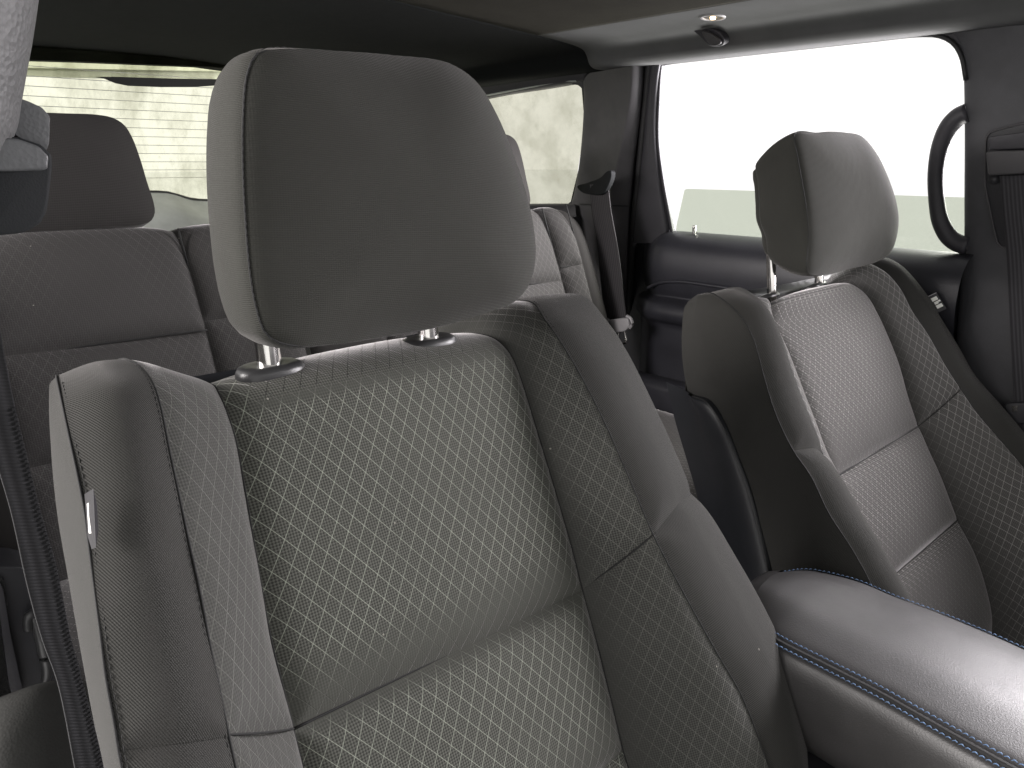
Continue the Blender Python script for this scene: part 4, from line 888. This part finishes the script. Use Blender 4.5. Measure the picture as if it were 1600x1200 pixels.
tube('pull_handle', [AY(x, y, YD-.012) for x, y in ((44, 985), (46, 962), (52, 960), (60, 980), (68, 1010), (74, 1050), (70, 1066))], [.004, .005, .005, .006, .006, .005, .004], GUIDE, nd, n=12, m=40)
cols = [C(*[AY(x, y, Y) for x, y, Y in q]) for q in (((-40, 1105, .70), (10, 1085, .69), (60, 1068, .69), (110, 1062, .70), (180, 1075, .71)), ((-40, 1115, .66), (10, 1095, .65), (60, 1078, .65), (110, 1073, .66), (180, 1085, .67)), ((-40, 1180, .62), (10, 1170, .61), (60, 1160, .61), (110, 1155, .62), (180, 1160, .63)), ((-40, 1330, .6), (10, 1330, .59), (60, 1330, .59), (110, 1330, .6), (180, 1330, .6)))]
loft('armrest_pad', cols, VINYL, nd, nv=30, nu=30, dips=(0,)*4, out=V(0, -1, 1))
box('lower_card', Z(.02, .95, -.55), (.05, .5, .9), TRIMD, nd)
box('upper_card', Z(.01, 1.4, -.50), (.05, 1.2, .75), TRIMD, nd)

# ================================================================ console armrest
cz = -.448
con = thing('console_armrest', 'black leather armrest lid with blue double stitching between the front seats', 'armrest', tuple(Z(.73, .15, -.6)))
def CZ(x, y, z=cz): return AZ(x, y, Z(0, 0, z)[2])
eL = C(CZ(1168, 950, cz-.005), CZ(1190, 978, cz-.002), CZ(1212, 995), CZ(1290, 1035), CZ(1370, 1076), CZ(1450, 1121), CZ(1530, 1166), CZ(1592, 1200), CZ(1700, 1258), CZ(1850, 1340))
eR = C(CZ(1225, 893, cz-.012), CZ(1262, 889, cz-.010), CZ(1300, 895, cz-.012), CZ(1345, 907, cz-.015), CZ(1400, 930, cz-.017), CZ(1470, 956, cz-.018), CZ(1560, 993, cz-.018), CZ(1605, 1013, cz-.018), CZ(1750, 1075, cz-.018), CZ(1950, 1160, cz-.018))
print('console', [tuple(np.round(eL[i]-EYE, 3)) for i in (0, 30, 80, 160, 239)], [tuple(np.round(eR[i]-EYE, 3)) for i in (0, 30, 80, 160, 239)])
mm = (eL+eR)/2+V(0, 0, .012)
q1_ = eL*.72+eR*.28+V(0, 0, .011); q3_ = eL*.25+eR*.75+V(0, 0, .009)
loft('lid_top', [eL, q1_, mm, q3_, eR], LEATH, con, nv=90, nu=40, dips=(1, 1, 0, 0), depth=.003, rad=.006, out=V(0, 0, 1))
eL2 = eL+V(-.0048, -.001, -.0025)
loft('lid_piping', [eL, eL*.5+eL2*.5+V(-.001, 0, .001), eL2], SEAM, con, nv=90, nu=8, dips=(0,)*4, out=V(-.5, 0, 1))
loft('lid_side', [eL2, eL2+V(-.0035, 0, -.005), eL2+V(-.008, 0, -.022), eL2+V(-.009, 0, -.055), eL2+V(-.004, 0, -.09), eL2+V(.02, 0, -.115)], LEATH, con, nv=90, nu=36, dips=(1, 0, 0, 0), depth=.003, rad=.006, out=V(-1, 0, .3))
eR2 = eR+V(.004, 0, -.003)
loft('lid_side', [eR2, eR2+V(.006, 0, -.01), eR2+V(.008, 0, -.05), eR2+V(.0, 0, -.1)], LEATH, con, nv=60, nu=20, dips=(1, 0, 0, 0), depth=.002, rad=.004, out=V(1, 0, .3))
ends = [np.array([a, b]) for a, b in ((eL[0], eR[0]),)]
e_a = [eL2[0]+V(-.02, .0, -.03), eL[0], q1_[0], mm[0], q3_[0], eR[0], eR2[0]+V(.006, 0, -.03)]
loft('lid_end', [spline(e_a), spline([p+V(0, .02, -.012) for p in e_a]), spline([p+V(0, .03, -.04) for p in e_a]), spline([p+V(0, .03, -.12) for p in e_a])], LEATH, con, nv=40, nu=20, dips=(0,)*4, out=V(0, 1, .5))
box('console_body', Z(.735, .0, -.80), (.21, .85, .44), BLACK, con, bev=.02)
def stitches(path, side, name='stitching'):
    vs, fs = [], []; P_ = resample(path, 2400); dl_ = np.linalg.norm(P_[1]-P_[0]); step = int(.0052/dl_); ln = int(.0040/dl_)
    for i in range(6, len(P_)-ln-2, step):
        a, b = P_[i], P_[i+ln]; t = (b-a)/np.linalg.norm(b-a); s_ = np.cross(t, V(0, 0, 1)); s_ /= np.linalg.norm(s_); a = a+s_*.0006; b = b-s_*.0006
        up_ = V(0, 0, 1); k0 = len(vs); w_ = .0005
        for k in range(5):
            c = a+(b-a)*k/4+up_*(.0013*math.sin(math.pi*k/4)-.0003)
            for j in range(5): an = 2*math.pi*j/5; vs.append(c+s_*w_*math.cos(an)*(.6 if k in (0, 4) else 1)+up_*w_*math.sin(an)*(.6 if k in (0, 4) else 1))
        for k in range(4):
            for j in range(5): fs.append((k0+k*5+j, k0+k*5+(j+1) % 5, k0+(k+1)*5+(j+1) % 5, k0+(k+1)*5+j))
    o = mesh(name, vs, fs, BLUE, con); tag(o, kind='stuff'); return o
stitches(eL+V(.0036, 0, .0010), 1); stitches(eL2+V(-.0030, 0, .0003), 1); stitches(eR+V(-.004, 0, .0012), 1)
# gap beside the console
box('console_side_trim', Z(.60, .0, -.84), (.04, .85, .34), BLACK, con, bev=.01)

# --- front of the cabin (behind the camera): scuttle and dashboard
db = thing('dashboard', 'black dashboard across the front of the cabin', 'dashboard', tuple(Z(.73, -.6, -.5)))
loft('dash_top', [np.array([Z(-.02, y, z), Z(.73, y-.03, z+.02), Z(1.48, y, z)]) for y, z in ((-1.15, -.20), (-.9, -.18), (-.62, -.20), (-.52, -.28), (-.5, -.45), (-.55, -.7), (-.6, -1.0))], BLACK, db, nv=20, nu=40, dips=(0,)*4, out=V(0, 1, .5))
print('done')
